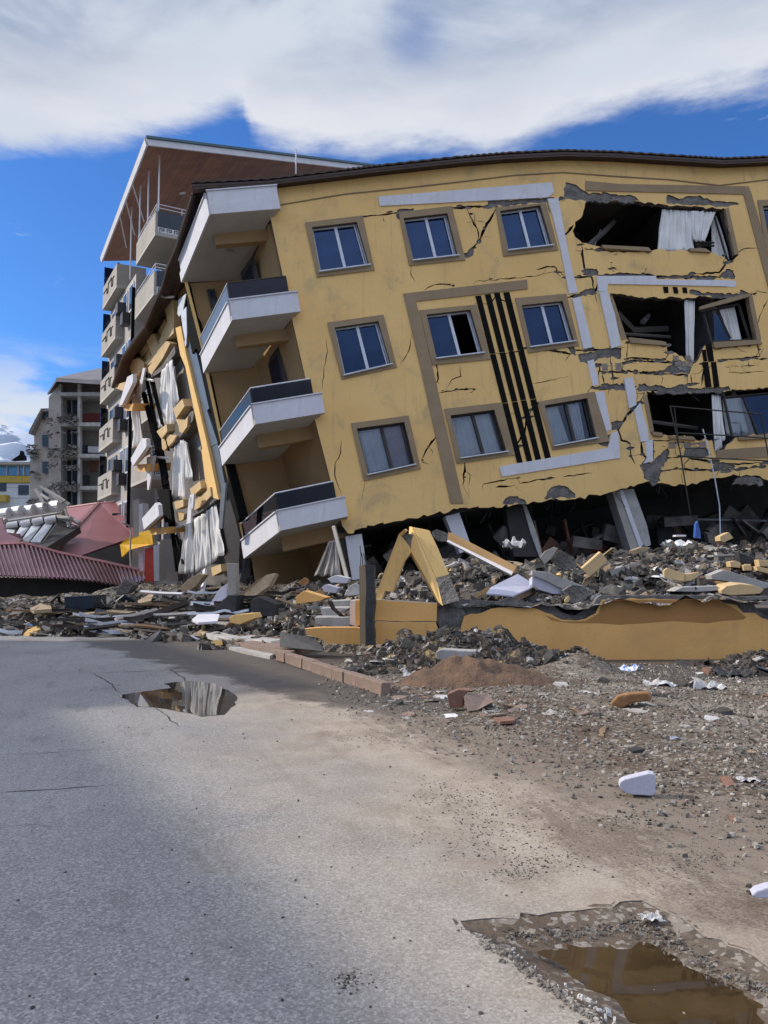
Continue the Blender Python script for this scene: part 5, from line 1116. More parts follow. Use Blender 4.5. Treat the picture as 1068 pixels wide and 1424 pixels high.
heat = [((48, 352), (130, 338), (45, 362), (112, 358), (92, 412), (42, 424)), ((142, 342), (214, 326), (135, 356), (212, 346), (150, 422), (98, 412)), ((222, 326), (300, 308), (212, 346), (292, 336), (200, 456), (148, 440)), ((304, 314), (388, 298), (302, 332), (374, 320), (278, 455), (204, 452))]
lab = ['leftmost solar water heater on the fallen roof, panel half hidden by debris', 'solar water heater second from the left on the fallen roof', 'solar water heater third from the left on the fallen roof', 'rightmost solar water heater on the fallen roof, with the longest panel']
for h, l in zip(heat, lab):
    t0, t1 = pt(*h[0], 36.2), pt(h[1][0] - 8, h[1][1] + 1, 36.35); sw_ = empty('solar_water_heater', pt(*h[5], 34.5), l, 'solar heater', 'solar water heaters on the collapsed roof')
    MB().tube([t0, t0 + (t1 - t0) * .04, t1], [.15, .19, .19], 12).build('tank', STEEL, sw_, smooth=False)
    MB().tube([t1, t1 + (t1 - t0) * .06], .20, 12).build('tank_end', BLK, sw_)
    MB().prism([pt(*h[2], 36.1), pt(*h[3], 36.5), pt(*h[4], 34.9), pt(*h[5], 34.6)], (.03, .05, -.08)).build('panel', PANEL, sw_)
    MB().tube([pt(*h[3], 36.5), pt(*h[4], 34.9)], .05, 4).build('frame', DARKM, sw_)
for i, (x, y) in enumerate(((38, 262), (118, 248), (203, 240), (283, 224), (385, 214))):
    o = pt(x, y, 38.5); dr = Vector((.62, -.30, .05)); R_ = .27 if i < 4 else .31
    MB().tube([o - dr * .5, o - dr * .46, o + dr * .46, o + dr * .5], [R_ * .8, R_, R_, R_ * .8], 14).build('water_tank', STEEL, None, ['leftmost silver water tank in the row above the solar heaters', 'second silver water tank from the left above the solar heaters', 'middle silver water tank in the row above the solar heaters', 'fourth silver water tank from the left above the solar heaters', 'rightmost and largest silver water tank above the solar heaters'][i], 'water tank', 'silver water tanks on the collapsed roof', smooth=False)
tk = MB(); r_ = random.Random(3)
for a, b2 in (((270, 80), (420, 190)), ((250, 120), (330, 170)), ((300, 95), (440, 180)), ((240, 100), (300, 200)), ((330, 120), (470, 205)), ((10, 320), (420, 255)), ((400, 260), (480, 360)), ((470, 290), (540, 330)), ((440, 230), (470, 350)), ((350, 360), (500, 350)), ((380, 290), (480, 300)), ((30, 300), (50, 440)), ((0, 300), (40, 310))):
    tk.tube([pt(*a, 38), pt(*b2, 37.6)], r_.uniform(.05, .13), 4)
tk.build('twisted_roof_frame', GREYD, CB)
tpoly('roof_scrap', 'dark maroon crumpled sheet scrap at the left end of the collapsed roof', 'sheet metal', MAROOND, c11, ((-60, 300), (10, 290), (40, 390), (130, 400), (150, 440), (90, 470), (0, 500), (-60, 500)), [35, 35, 34.5, 34.2, 34.2, 34, 34, 34], (0, .1, 0))

# ================================================================== FAR BUILDINGS AND MOUNTAINS
c12 = lambda x, y: (x / 5.935, 480 + y / 5.935)
def far(name, m, px, D, th=1.0, par=None, vec=None): return MB().prism([atY(*c12(*p), D) for p in px], vec or (0, th, 0)).build(name, m, par)
FB1 = empty('apartment_building', atY(125, 720, 72), 'grey gutted apartment block with open rooms and a hipped tile roof in the distance', 'building')
far('back_wall', GREYD, ((495, 310), (1100, 310), (1100, 1500), (495, 1500)), 75, 8, FB1)
far('side_wall', GREYD, ((402, 430), (492, 320), (492, 1500), (402, 1500)), 72, 0, FB1, vec=(.3, 8, 0))
for y in (395, 645, 905, 1170, 1430): far('floor_slab', CONCL, ((490, y - 6), (1100, y - 10 + 0), (1100, y + 22), (490, y + 22)), 71.5, 3.4, FB1)
for x0, x1 in ((488, 502), (640, 662), (912, 940), (1050, 1080)):
    far('column', CONCL, ((x0, 320), (x1, 320), (x1, 1500), (x0, 1500)), 71.6, .5, FB1)
for y0, y1 in ((415, 555), (672, 820), (935, 1150), (1192, 1330)):
    w_ = far('window', NAVY, ((503, y0), (638, y0), (638, y1), (503, y1)), 73.5, .2, FB1)
    for x_ in (545, 588): far('frame', GREYD, ((x_, y0), (x_ + 7, y0), (x_ + 7, y1), (x_, y1)), 73.4, .09, w_)
far('parapet', mat('brownish_plaster', (.10, .075, .07), rough=.9), ((500, 316), (900, 330), (900, 385), (500, 385)), 72.2, .5, FB1)
TILE = mat('pale_roof_tiles', (.42, .39, .38), (.34, .31, .30), scale=.5, fine=6, rough=.8)
q = [atY(*c12(*p), d_) for p, d_ in (((392, 412), 73), ((465, 300), 70.5), ((930, 330), 70.5), ((930, 222), 78), ((818, 220), 78))]
MB().prism([q[1], q[2], q[3], q[4]], (0, 0, .25)).build('roof', TILE, FB1); MB().prism([q[0], q[1], q[4]], (0, 0, .25)).build('roof', DRKCH, FB1)
mb = MB()
for i in range(26):
    t = i / 25; mb.tube([q[1].lerp(q[2], t) + Vector((0, 0, .3)), q[4].lerp(q[3], max(0, t - .0)) + Vector((0, 0, .3))], .07, 4)
mb.build('tile_ribs', TILE, FB1)
tpoly('sofa', 'dark red sofa stranded on the top open floor of the distant gutted block', 'sofa', mat('red_sofa', (.14, .03, .025), rough=.9), c12, ((662, 575), (700, 560), (830, 562), (842, 632), (662, 632)), 73, (0, 1, 0))
tpoly('mattress', 'white mattress on the second open floor of the distant gutted block', 'mattress', WTRIM, c12, ((725, 835), (852, 838), (852, 888), (725, 885)), 73, (0, 1.4, 0))
far('wardrobe', REDW, ((735, 955), (820, 955), (820, 1040), (735, 1040)), 73.6, .5, FB1); far('cupboard', DRKCH, ((655, 820), (712, 825), (712, 885), (655, 885)), 73.6, .5, FB1); far('cupboard', DRKCH, ((650, 1080), (720, 1070), (722, 1140), (650, 1140)), 73.6, .5, FB1)
mb = MB(); r_ = random.Random(8)
for k in range(150):
    x_ = r_.choice([r_.uniform(395, 500), r_.uniform(500, 640)]); y_ = r_.choice([600, 640, 860, 890, 920, 1160, 1190, 1010, 740]) + r_.uniform(-30, 25)
    mb.box(atY(*c12(x_, y_), 71.3), (r_.uniform(.1, .5), 0, r_.uniform(-.2, .2)), (0, .3, 0), (0, 0, r_.uniform(.04, .16)))
mb.build('hanging_debris', CONC, FB1, kind='stuff')
FB2 = empty('apartment_building', atY(60, 720, 85), 'narrower grey damaged block just left of the distant gutted block', 'building')
far('wall', GREYD, ((282, 620), (345, 540), (440, 540), (440, 1500), (245, 1500), (250, 900), (282, 850)), 86, 8, FB2)
far('roof', CONC, ((235, 730), (242, 700), (338, 522), (430, 520), (430, 545), (345, 545), (255, 730)), 85, 9, FB2)
for y0, y1 in ((545, 612), (740, 835), (960, 1055), (1190, 1290)): far('window', NAVY, ((348, y0), (415, y0), (415, y1), (350, y1)), 85.6, .3, FB2)
mb = MB()
for k in range(60): mb.box(atY(*c12(r_.choice([285, 300, 255]) + r_.uniform(-25, 25), r_.choice([860, 1080, 1300, 900]) + r_.uniform(-40, 40)), 85.5), (r_.uniform(.2, .6), 0, r_.uniform(-.2, .2)), (0, .3, 0), (0, 0, r_.uniform(.05, .2)))
mb.build('hanging_debris', CONC, FB2, kind='stuff')
FB3 = empty('low_building', atY(20, 740, 95), 'low white sided building with a mustard band and blue windows far left', 'building')
SIDING = mat('pale_siding', (.50, .55, .60), (.45, .5, .55), scale=.3, fine=3, rough=.7)
far('wall', SIDING, ((-400, 1135), (285, 1140), (285, 1500), (-400, 1500)), 95, 8, FB3)
far('glazing', mat('sky_blue_glazing', (.12, .30, .50), rough=.2, metal=.3, bump=0), ((-400, 985), (282, 988), (282, 1075), (-400, 1075)), 95.4, 7, FB3)
far('band', mat('mustard_band', (.42, .32, .06), rough=.7), ((-400, 1075), (284, 1078), (284, 1134), (-400, 1134)), 94.8, 8, FB3)
far('roof', GREYP, ((-400, 955), (60, 962), (285, 962), (285, 984), (-400, 984)), 94, 10, FB3)
for x_ in (50, 145, 190): far('mullion', WTRIM, ((x_, 988), (x_ + 7, 988), (x_ + 7, 1075), (x_, 1075)), 95.2, .19, FB3)
far('window', NAVY, ((150, 1155), (235, 1155), (235, 1235), (150, 1235)), 94.9, .3, FB3); far('window', NAVY, ((-60, 1140), (50, 1140), (50, 1205), (-60, 1205)), 94.9, .3, FB3)
far('balcony', MATS['mustard_band'], ((-200, 1235), (48, 1235), (48, 1290), (-200, 1290)), 94, 1, FB3)
far('roof_vent', BLK, ((90, 950), (160, 905), (168, 868), (176, 900), (188, 905), (192, 945)), 97, 1, FB3)
for z_ in range(12): far('siding_joint', GREYD, ((50, 1150 + z_ * 22), (284, 1150 + z_ * 22), (284, 1153 + z_ * 22), (50, 1153 + z_ * 22)), 94.97, .02, FB3) if z_ in (1, 5, 8) else None
# mountains with snow
def snow():
    m = bpy.data.materials.new('snowy_mountain'); m.use_nodes = True; t = NT(m.node_tree); b = t.n['Principled BSDF']
    g = t.n.new('ShaderNodeNewGeometry'); v = g.outputs['Position']; z = t.sep(v)[2]
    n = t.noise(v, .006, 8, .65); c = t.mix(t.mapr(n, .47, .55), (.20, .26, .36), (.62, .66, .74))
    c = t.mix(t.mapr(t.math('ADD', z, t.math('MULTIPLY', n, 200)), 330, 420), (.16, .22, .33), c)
    t.put(b.inputs['Base Color'], c); b.inputs['Roughness'].default_value = .9; return m
SNOW = snow()
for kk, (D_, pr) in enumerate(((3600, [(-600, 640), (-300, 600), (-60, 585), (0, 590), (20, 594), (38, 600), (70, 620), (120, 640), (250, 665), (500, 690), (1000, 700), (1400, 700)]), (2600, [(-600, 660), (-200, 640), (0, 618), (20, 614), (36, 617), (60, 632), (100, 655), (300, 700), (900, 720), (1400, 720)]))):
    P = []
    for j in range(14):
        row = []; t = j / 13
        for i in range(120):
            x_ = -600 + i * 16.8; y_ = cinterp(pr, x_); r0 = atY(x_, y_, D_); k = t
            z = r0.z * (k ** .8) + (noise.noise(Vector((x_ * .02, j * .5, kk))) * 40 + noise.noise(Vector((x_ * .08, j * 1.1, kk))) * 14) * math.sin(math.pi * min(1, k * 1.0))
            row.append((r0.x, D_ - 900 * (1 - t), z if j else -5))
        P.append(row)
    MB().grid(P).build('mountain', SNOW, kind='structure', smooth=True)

# ================================================================== BUILDINGS ON THE LEFT OF THE STREET (outside the picture, they shade the road)
def streetblock(x0, y0, L, W, H, label):
    o = Vector((x0, y0, 0)); d1 = Vector((-.53, .848, 0)); d2 = Vector((-.848, -.53, 0))
    e = empty('townhouse', o, label, 'house')
    MB().prism([o, o + d1 * L, o + d1 * L + d2 * W, o + d2 * W], (0, 0, H - .3)).build('wall', GREYP, e)
    MB().prism([o - d2 * .3 - d1 * .3, o + d1 * (L + .3) - d2 * .3, o + d1 * (L + .3) + d2 * W, o + d2 * W - d1 * .3], (0, 0, .3)).build('roof', CONCL, e).location.z += H - .3
    for k in range(int(L // 2.6)):
        for z in (1, 4): 
            c = o + d1 * (1.3 + 2.6 * k) + Vector((0, 0, z + .7)); w_ = MB().box(c - d2 * .02, d1 * 1.2, d2 * .08, (0, 0, 1.4)).build('window', NAVY, e)
    return e
streetblock(-11.6, 1.2, 10.5, 9, 8, 'grey two storey townhouse on the near left side of the street')
streetblock(-13.4, 12.1, 7.5, 9, 7.2, 'grey two storey townhouse on the far left side of the street')

# ================================================================== LOOSE DEBRIS
import bmesh
rr = random.Random(42)
def hull(pts):
    bm = bmesh.new()
    for p in pts: bm.verts.new(p)
    r = bmesh.ops.convex_hull(bm, input=bm.verts)
    bmesh.ops.delete(bm, geom=list(set(r['geom_interior'] + r['geom_unused'])), context='VERTS')
    mb = MB(); bm.verts.index_update(); mb.add([v.co.copy() for v in bm.verts], [tuple(v.index for v in f.verts) for f in bm.faces]); bm.free(); return mb
def g_block(sx=1, sy=.8, sz=.6, j=.22):
    return hull([(x * sx / 2 * (1 - rr.random() * j * 2), y * sy / 2 * (1 - rr.random() * j * 2), z * sz / 2 * (1 - rr.random() * j)) for x in (-1, 1) for y in (-1, 1) for z in (-1, 1)] + [(rr.uniform(-.5, .5) * sx, rr.uniform(-.5, .5) * sy, rr.choice((-.5, .5)) * sz) for _ in range(4)])
def g_slab(sx=1, sy=.7, t=.12):
    n = rr.randint(4, 7); a0 = rr.random() * 6; pts = []
    for i in range(n):
        a = a0 + (i + rr.uniform(-.3, .3)) * 6.283 / n; r = rr.uniform(.75, 1.1); pts.append((math.cos(a) * r * sx / 2, math.sin(a) * r * sy / 2, 0))
    return MB().prism(pts, (rr.uniform(-.02, .02), rr.uniform(-.02, .02), t))
def g_plank(L=1, w_=.12, t=.03):
    mb = MB(); b = rr.uniform(-.05, .05); P_ = [(-L / 2, 0, 0), (0, b, rr.uniform(0, .04)), (L / 2, 0, 0)]
    top_ = [(x + rr.uniform(-.03, .03), y + w_ / 2, z) for x, y, z in P_]; bot = [(x + rr.uniform(-.03, .03), y - w_ / 2, z) for x, y, z in P_]
    return mb.prism([*bot, *top_[::-1]], (0, 0, t))
def g_strip(L=1, w_=.07):
    mb = MB(); P_ = [Vector((-L / 2 + L * i / 5, rr.uniform(-.03, .03), rr.uniform(-.02, .05))) for i in range(6)]
    for i in range(5):
        a, b = P_[i], P_[i + 1]
        mb.prism([a + Vector((0, -w_ / 2, 0)), b + Vector((0, -w_ / 2, 0)), b + Vector((0, w_ / 2, 0)), a + Vector((0, w_ / 2, 0))], (0, 0, .008)); mb.prism([a + Vector((0, w_ / 2, .009)), b + Vector((0, w_ / 2, .009)), b + Vector((0, w_ / 2, .05)), a + Vector((0, w_ / 2, .05))], (0, -.006, 0))
    return mb
def g_crumple(s=1, amp=.12, n=9):
    o = rr.random() * 50; P_ = [[(s * (i / n - .5) * (1 + .2 * noise.noise(Vector((j * .5, o, 0)))), s * .8 * (j / n - .5) * (1 + .3 * noise.noise(Vector((i * .5, o, 3)))), amp * 1.3 * abs(noise.noise(Vector((i * .22, j * .22, o)))) + amp * .35 * noise.noise(Vector((i * .55, j * .55, o)))) for i in range(n + 1)] for j in range(n + 1)]
    return MB().grid(P_)
def g_wire():
    P_ = [Vector((rr.uniform(-.1, .1) + i * .14 - .4, .12 * math.sin(i * 1.1 + rr.random()), .05 + .08 * abs(math.sin(i * .8 + rr.random())))) for i in range(8)]
    return MB().tube(P_, .008, 4)
KINDS = {
 'concrete_chunk': (lambda: g_block(), [DCON, DCON, CONC, DRKCH], 'chunk'),
 'concrete_slab': (lambda: g_slab(1, .7, rr.uniform(.08, .16)), [DCON, GREYD, DRKCH], 'slab'),
 'render_chunk': (lambda: g_slab(1, .65, rr.uniform(.15, .3)), [YEL, YELSH, TAND], 'wall chunk'),
 'tile_fragment': (lambda: g_slab(1, .75, .06), [CONCL, GREYD, WHTD, PINKT], 'tile'),
 'brick': (lambda: g_block(1, .5, .4, .06), [BRICK, BRICK], 'brick'),
 'timber_plank': (lambda: g_plank(1, rr.uniform(.06, .14), .03), [WOODL, TAND, WOODL, CONCL], 'plank'),
 'metal_strip': (lambda: g_strip(1, rr.uniform(.05, .09)), [DARKM, DARKM, SILL], 'metal strip'),
 'plaster_board': (lambda: g_slab(1, .8, .03), [WHTD, WTRIM, TAND], 'board'),
 'cloth_scrap': (lambda: g_crumple(1, .14), [CURT, WHTD, GREYD], 'cloth'),
 'dark_sheet': (lambda: g_slab(1, .6, .05), [DRKCH, DARKM, NAVY], 'panel'),
 'bent_wire': (g_wire, [DARKM, DARKM], 'wire'),
}
PROTO = {}
def protos(kind):
    if kind not in PROTO:
        fn, ms, cat = KINDS[kind]; L = []
        for m in ms * 2:
            mb = fn(); me = bpy.data.meshes.new(kind); me.from_pydata(mb.v, [], mb.f); me.validate(); me.materials.append(m); L.append(me)
        PROTO[kind] = L
    return PROTO[kind]
def put(kind, x, y, z, s, label, group=None, rot=None, flat=.35, sink=.2, name=None, mi=None):
    L = protos(kind); me = L[mi] if mi is not None else rr.choice(L)
    o = bpy.data.objects.new(name or kind, me); COL.objects.link(o)
    o.location = (x, y, z - s * .12 * sink); o.scale = (s, s, s)
    o.rotation_euler = rot or (rr.gauss(0, flat), rr.gauss(0, flat), rr.uniform(0, 6.283))
    return tag(o, label, KINDS[kind][2], group)
def scatter(kind, n, region, smin, smax, label, group, flat=.4, lift=0):
    k = 0; t = 0
    while k < n and t < n * 30:
        t += 1; x, y = region(); s = smin + (smax - smin) * rr.random() ** 2.2
        if not ok(x, y, s): continue
        put(kind, x, y, surf(x, y) + lift * s, s, label, group, flat=flat); k += 1
def ok(x, y, s):
    if 13.2 - s * .5 < y < 14.05 + s * .3 and x > -.5: return False
    return True
def R_back():   # heap behind the low wall
    y = 14.2 + (rr.random() ** 1.3) * 6.5; return rr.uniform(-.1 , 1 + y * .52), y
def R_left():   # in front of the street side and under the balconies
    t = rr.random(); y = 17.2 + t * 9; return -2.2 - rr.random() * (3 + t * 6) + (18 - y) * .25, y
def R_mid():    # foot of the balconies
    return rr.uniform(-3.6, -.3), rr.uniform(15.4, 20)
def R_far(): return rr.uniform(-14, -5), rr.uniform(18.3, 26)
def R_lot():
    while True:
        x, y = rr.uniform(-.6, 8), rr.uniform(4, 13.2)
        if edge_dist(x, y) > .15 and abs(x) < y * .53 and rr.random() < .25 + .75 * ((y - 4) / 9) ** 1.2: return x, y
def R_bank():
    return (rr.uniform(-.5, 3.3) if rr.random() < .62 else rr.uniform(5.1, 7.3)), rr.uniform(11.7, 13.2)
def R_kerb(): 
    y = rr.uniform(10.2, 13); return -.75 + (12 - y) * .3 + rr.uniform(0, 1.1), y
B1, B2, B3, B4, B5 = ('in the heap behind the low ochre wall', 'in the debris at the foot of the corner balconies', 'in the debris along the street side of the leaning building', 'on the gravel lot in front of the low ochre wall', 'in front of the collapsed maroon roof')
for kind, adj, n1, n2, n3, n4, n5 in (('concrete_chunk', 'grey broken concrete chunk', 110, 45, 45, 50, 40), ('concrete_slab', 'flat grey concrete slab piece', 55, 30, 40, 0, 25), ('render_chunk', 'yellow rendered wall chunk', 20, 9, 10, 0, 7), ('tile_fragment', 'broken tile fragment', 40, 24, 24, 80, 28), ('brick', 'reddish brown brick piece', 14, 6, 5, 26, 6),
                                      ('timber_plank', 'splintered timber plank', 46, 26, 46, 26, 40), ('metal_strip', 'twisted dark metal strip', 46, 34, 80, 8, 52), ('plaster_board', 'pale plaster board piece', 34, 24, 30, 26, 26), ('cloth_scrap', 'crumpled pale cloth scrap', 16, 12, 10, 6, 10), ('dark_sheet', 'dark broken sheet', 44, 30, 44, 12, 36), ('bent_wire', 'bent thin wire', 40, 20, 16, 14, 12)):
    big = kind in ('timber_plank', 'metal_strip'); sc_ = 2.0 if big else 1.0
    if kind in ('tile_fragment', 'brick'): sc_ = .55
    if kind in ('concrete_chunk', 'concrete_slab'): sc_ = .68
    if kind == 'plaster_board': sc_ = .75
    if kind == 'bent_wire': sc_ = 1.2
    fl = .25 if big else .5
    scatter(kind, n1, R_back, .18 * sc_, .8 * sc_, f'{adj} {B1}', f'{adj}s {B1}', fl)
    scatter(kind, n2, R_mid, .18 * sc_, .75 * sc_, f'{adj} {B2}', f'{adj}s {B2}', fl)
    scatter(kind, n3, R_left, .25 * sc_, 1.1 * sc_, f'{adj} {B3}', f'{adj}s {B3}', fl)
    if n4: scatter(kind, n4 // 2, R_lot, .06 * sc_, .36 * sc_, f'{adj} {B4}', f'{adj}s {B4}', .15); scatter(kind, n4 // 2, R_bank, .10 * sc_, .55 * sc_, f'{adj} {B4}', f'{adj}s {B4}', .3)
    scatter(kind, n5, R_far, .3 * sc_, 1.2 * sc_, f'{adj} {B5}', f'{adj}s {B5}', fl)
scatter('tile_fragment', 26, R_kerb, .12, .4, 'broken stone piece beside the pink kerb', 'broken stone pieces beside the pink kerb', .15)
scatter('concrete_chunk', 12, R_kerb, .06, .2, 'small grey lump beside the pink kerb', 'small grey lumps beside the pink kerb', .3)

# uncountable crumbs: one object per sort of stuff
def crumbs(name, m, n, region, smin, smax, label, sd=.35, lift=.0):
    mb = MB(); V_, F_ = [], []
    for k in range(n):
        x, y = region()
        if not ok(x, y, .05): continue
        s = smin + (smax - smin) * rr.random() ** 2.5; z = surf(x, y) + lift + s * .1; a = rr.random() * 6.28; ca_, sa_ = math.cos(a) * s, math.sin(a) * s; h = s * rr.uniform(.15, .6); e = rr.uniform(.35, 1); o = len(V_); tx, ty = rr.gauss(0, sd) , rr.gauss(0, sd)
        for i, (u, v, w_) in enumerate(((-1, -1, 0), (1, -1, 0), (1, 1, 0), (-1, 1, 0), (-.8, -.8, 1), (.8, -.8, 1), (.8, .8, 1), (-.8, .8, 1))):
            u *= .5 * (1 - rr.random() * .35); v *= .5 * e * (1 - rr.random() * .35)
            V_.append((x + u * ca_ - v * sa_, y + u * sa_ + v * ca_, z - h * .3 + w_ * h + (u * tx + v * ty) * s))
        F_ += [(o, o + 3, o + 2, o + 1), (o + 4, o + 5, o + 6, o + 7), (o, o + 1, o + 5, o + 4), (o + 1, o + 2, o + 6, o + 5), (o + 2, o + 3, o + 7, o + 6), (o + 3, o, o + 4, o + 7)]
    me = bpy.data.meshes.new(name); me.from_pydata(V_, [], F_); me.materials.append(m); o = bpy.data.objects.new(name, me); COL.objects.link(o); return tag(o, label, kind='stuff')
def R_lot2():
    while True:
        y = 3.6 + 9.6 * rr.random() ** .8; x = rr.uniform(-1, y * .54)
        if edge_dist(x, y) > rr.uniform(-.5, .5): return x, y
def R_road():
    y = 2.2 + 12 * rr.random() ** 1.6; return rr.uniform(-y * .5, min(y * .5, 3)), y
GRAV = mat('grey_gravel', (.20, .18, .155), (.125, .112, .10), scale=3, fine=30, bump=.3); GRAVL = mat('pale_gravel', (.40, .37, .325), (.28, .26, .23), scale=3, fine=30, bump=.3); GRAVD = mat('dark_gravel', (.07, .06, .052), (.04, .035, .03), scale=3, fine=30, bump=.3)
for reg, nm, q, s0, s1 in ((R_back, 'heap', 3000, .04, .28), (R_mid, 'foot', 1300, .04, .25), (R_left, 'side', 2200, .05, .35), (R_far, 'far', 1600, .06, .35)):
    crumbs('rubble_crumbs', DCON, q, reg, s0, s1, 'grey crushed concrete crumbs'); crumbs('rubble_crumbs', GRAVD, q // 2, reg, s0, s1 * 1.2, 'dark crushed debris crumbs'); crumbs('rubble_crumbs', CONCL, q // 6, reg, s0, s1, 'pale crushed plaster crumbs')
    crumbs('rubble_crumbs', TAND, q // 5, reg, s0, s1 * .9, 'tan crushed debris crumbs'); crumbs('rubble_crumbs', WHTD, q // 12, reg, s0, s1 * .9, 'white plaster crumbs')
crumbs('gravel', GRAV, 11000, R_lot2, .008, .045, 'grey gravel spread over the lot'); crumbs('gravel', GRAVL, 4500, R_lot2, .008, .05, 'pale gravel spread over the lot'); crumbs('gravel', GRAVD, 6000, R_lot2, .008, .035, 'dark gravel and soil lumps over the lot')
crumbs('gravel', GRAVD, 4500, R_bank, .03, .16, 'dark soil lumps on the churned bank'); crumbs('gravel', CONC, 1600, R_bank, .03, .14, 'grey stones on the churned bank'); crumbs('gravel', WHTD, 260, R_bank, .02, .10, 'white bits on the churned bank')
crumbs('grit', GRAVD, 420, R_road, .005, .022, 'dark grit on the road', .1); crumbs('grit', GRAVL, 320, R_road, .004, .014, 'pale grit on the road', .1)
# patches of dark grit and soil crumbs trodden onto the tarmac
for (px, py, sx, sy, n_) in ((640, 1105, 45, 16, 420), (700, 1150, 55, 18, 480), (760, 1195, 40, 10, 260), (870, 1140, 22, 6, 220), (530, 1030, 40, 7, 200), (470, 990, 25, 6, 150), (960, 1195, 45, 12, 260), (620, 1190, 60, 20, 90), (720, 1215, 25, 6, 130), (490, 1365, 12, 8, 90)):
    def R_p(px=px, py=py, sx=sx, sy=sy):
        p = atZ(px + rr.gauss(0, sx), py + rr.gauss(0, sy), 0); return p.x, p.y
    crumbs('grit', GRAVD, n_, R_p, .003, .013, 'patch of dark soil crumbs on the tarmac', .1); crumbs('grit', GRAV, n_ // 2, R_p, .003, .016, 'patch of dark soil crumbs on the tarmac', .1)
# brown soil mound beside the bank
SOIL = mat('brown_soil', (.17, .10, .06), (.10, .065, .045), scale=5, fine=40, bump=1, bdist=.02)
Pm = []
for j in range(26):
    Pm.append([])
    for i in range(60):
        x, y = .1 + i * .04, 10.05 + j * .04; q_ = ((x - 1.25) / 1.05) ** 2 + ((y - 10.55) / .45) ** 2
        Pm[-1].append((x, y, lot_h(x, y) + .16 * max(-.3, 1 - q_) + (noise.noise(Vector((x * 3, y * 4, 1))) * .05 + noise.noise(Vector((x * 12, y * 12, 1))) * .02) * max(0, 1 - q_)))
MB().grid(Pm).build('soil_mound', SOIL, kind='structure', smooth=True)
def R_right(): return rr.uniform(4.9, 7.2), rr.uniform(11.6, 13.0)
scatter('brick', 16, R_right, .18, .42, 'brown brick in the dark debris at the right end of the low wall', 'brown bricks at the right end of the low wall', .3)
scatter('timber_plank', 14, R_right, .3, 1.0, 'splintered plank in the dark debris at the right end of the low wall', 'planks at the right end of the low wall', .2)
scatter('dark_sheet', 10, R_right, .2, .6, 'dark broken sheet in the debris at the right end of the low wall', 'dark sheets at the right end of the low wall', .3)
for k in range(56):
    t_ = rr.random(); y_ = rr.uniform(17.9, 22.5); x_ = rr.uniform(-8.5, -2.2) - (y_ - 18) * .3
    kd_ = rr.choice(('metal_strip', 'timber_plank', 'metal_strip')); s_ = rr.uniform(.8, 2.3)
    put(kd_, x_, y_, surf(x_, y_) + .12 + rr.random() * .15, s_, {'metal_strip': 'long thin metal strip lying flat in the debris along the street side', 'timber_plank': 'long thin batten lying flat in the debris along the street side'}[kd_], {'metal_strip': 'long strips along the street side', 'timber_plank': 'long battens along the street side'}[kd_], rot=(rr.gauss(0, .1), rr.gauss(0, .10), rr.gauss(.1, .35) + (3.14 if rr.random() < .5 else 0)))
def R_fore(): return rr.uniform(-.35, 3.0), rr.uniform(8.3, 10.6)
scatter('tile_fragment', 44, R_fore, .08, .32, 'pale flat stone piece on the dirt below the brown soil mound', 'pale flat pieces below the brown soil mound', .12)
scatter('plaster_board', 14, R_fore, .08, .30, 'thin pale board piece on the dirt below the brown soil mound', 'thin board pieces below the brown soil mound', .12)
scatter('timber_plank', 10, R_fore, .15, .5, 'small wood splinter on the dirt below the brown soil mound', 'wood splinters below the brown soil mound', .1)
# gravel round the pothole
def on_hole_edge(px, spread):
    def f():
        i = rr.randrange(len(px) - 1); a, b = px[i], px[i + 1]; t = rr.random(); p = atZ(a[0] + (b[0] - a[0]) * t + rr.gauss(0, spread), a[1] + (b[1] - a[1]) * t + abs(rr.gauss(0, spread * .6)), 0); return p.x, p.y
    return f
_surf = surf
def surf(x, y): return -.024 if inside((x, y), hole) else _surf(x, y)
crumbs('pothole_gravel', GRAV, 1100, on_hole_edge([(655, 1286), (720, 1290), (800, 1285), (890, 1275), (940, 1300), (1000, 1335), (1068, 1360), (1120, 1380)], 14), .004, .02, 'grey gravel in the pothole')
crumbs('pothole_gravel', GRAVD, 900, on_hole_edge([(655, 1286), (720, 1286), (800, 1280), (890, 1268), (960, 1300), (1068, 1356)], 10), .004, .022, 'dark gravel in the pothole')
crumbs('pothole_gravel', GRAVL, 220, on_hole_edge([(700, 1310), (760, 1360), (820, 1405), (860, 1440)], 7), .006, .028, 'pale chips along the pothole edge')
crumbs('pothole_gravel', GRAV, 450, on_hole_edge([(670, 1300), (720, 1335), (780, 1380), (840, 1425)], 8), .006, .028, 'gravel along the near pothole edge')
crumbs('paint_chips', WHTD, 34, on_hole_edge([(712, 1325), (760, 1362), (800, 1385), (835, 1405), (860, 1430)], 5), .008, .028, 'white paint chips along the near pothole edge', lift=.03)
surf = _surf

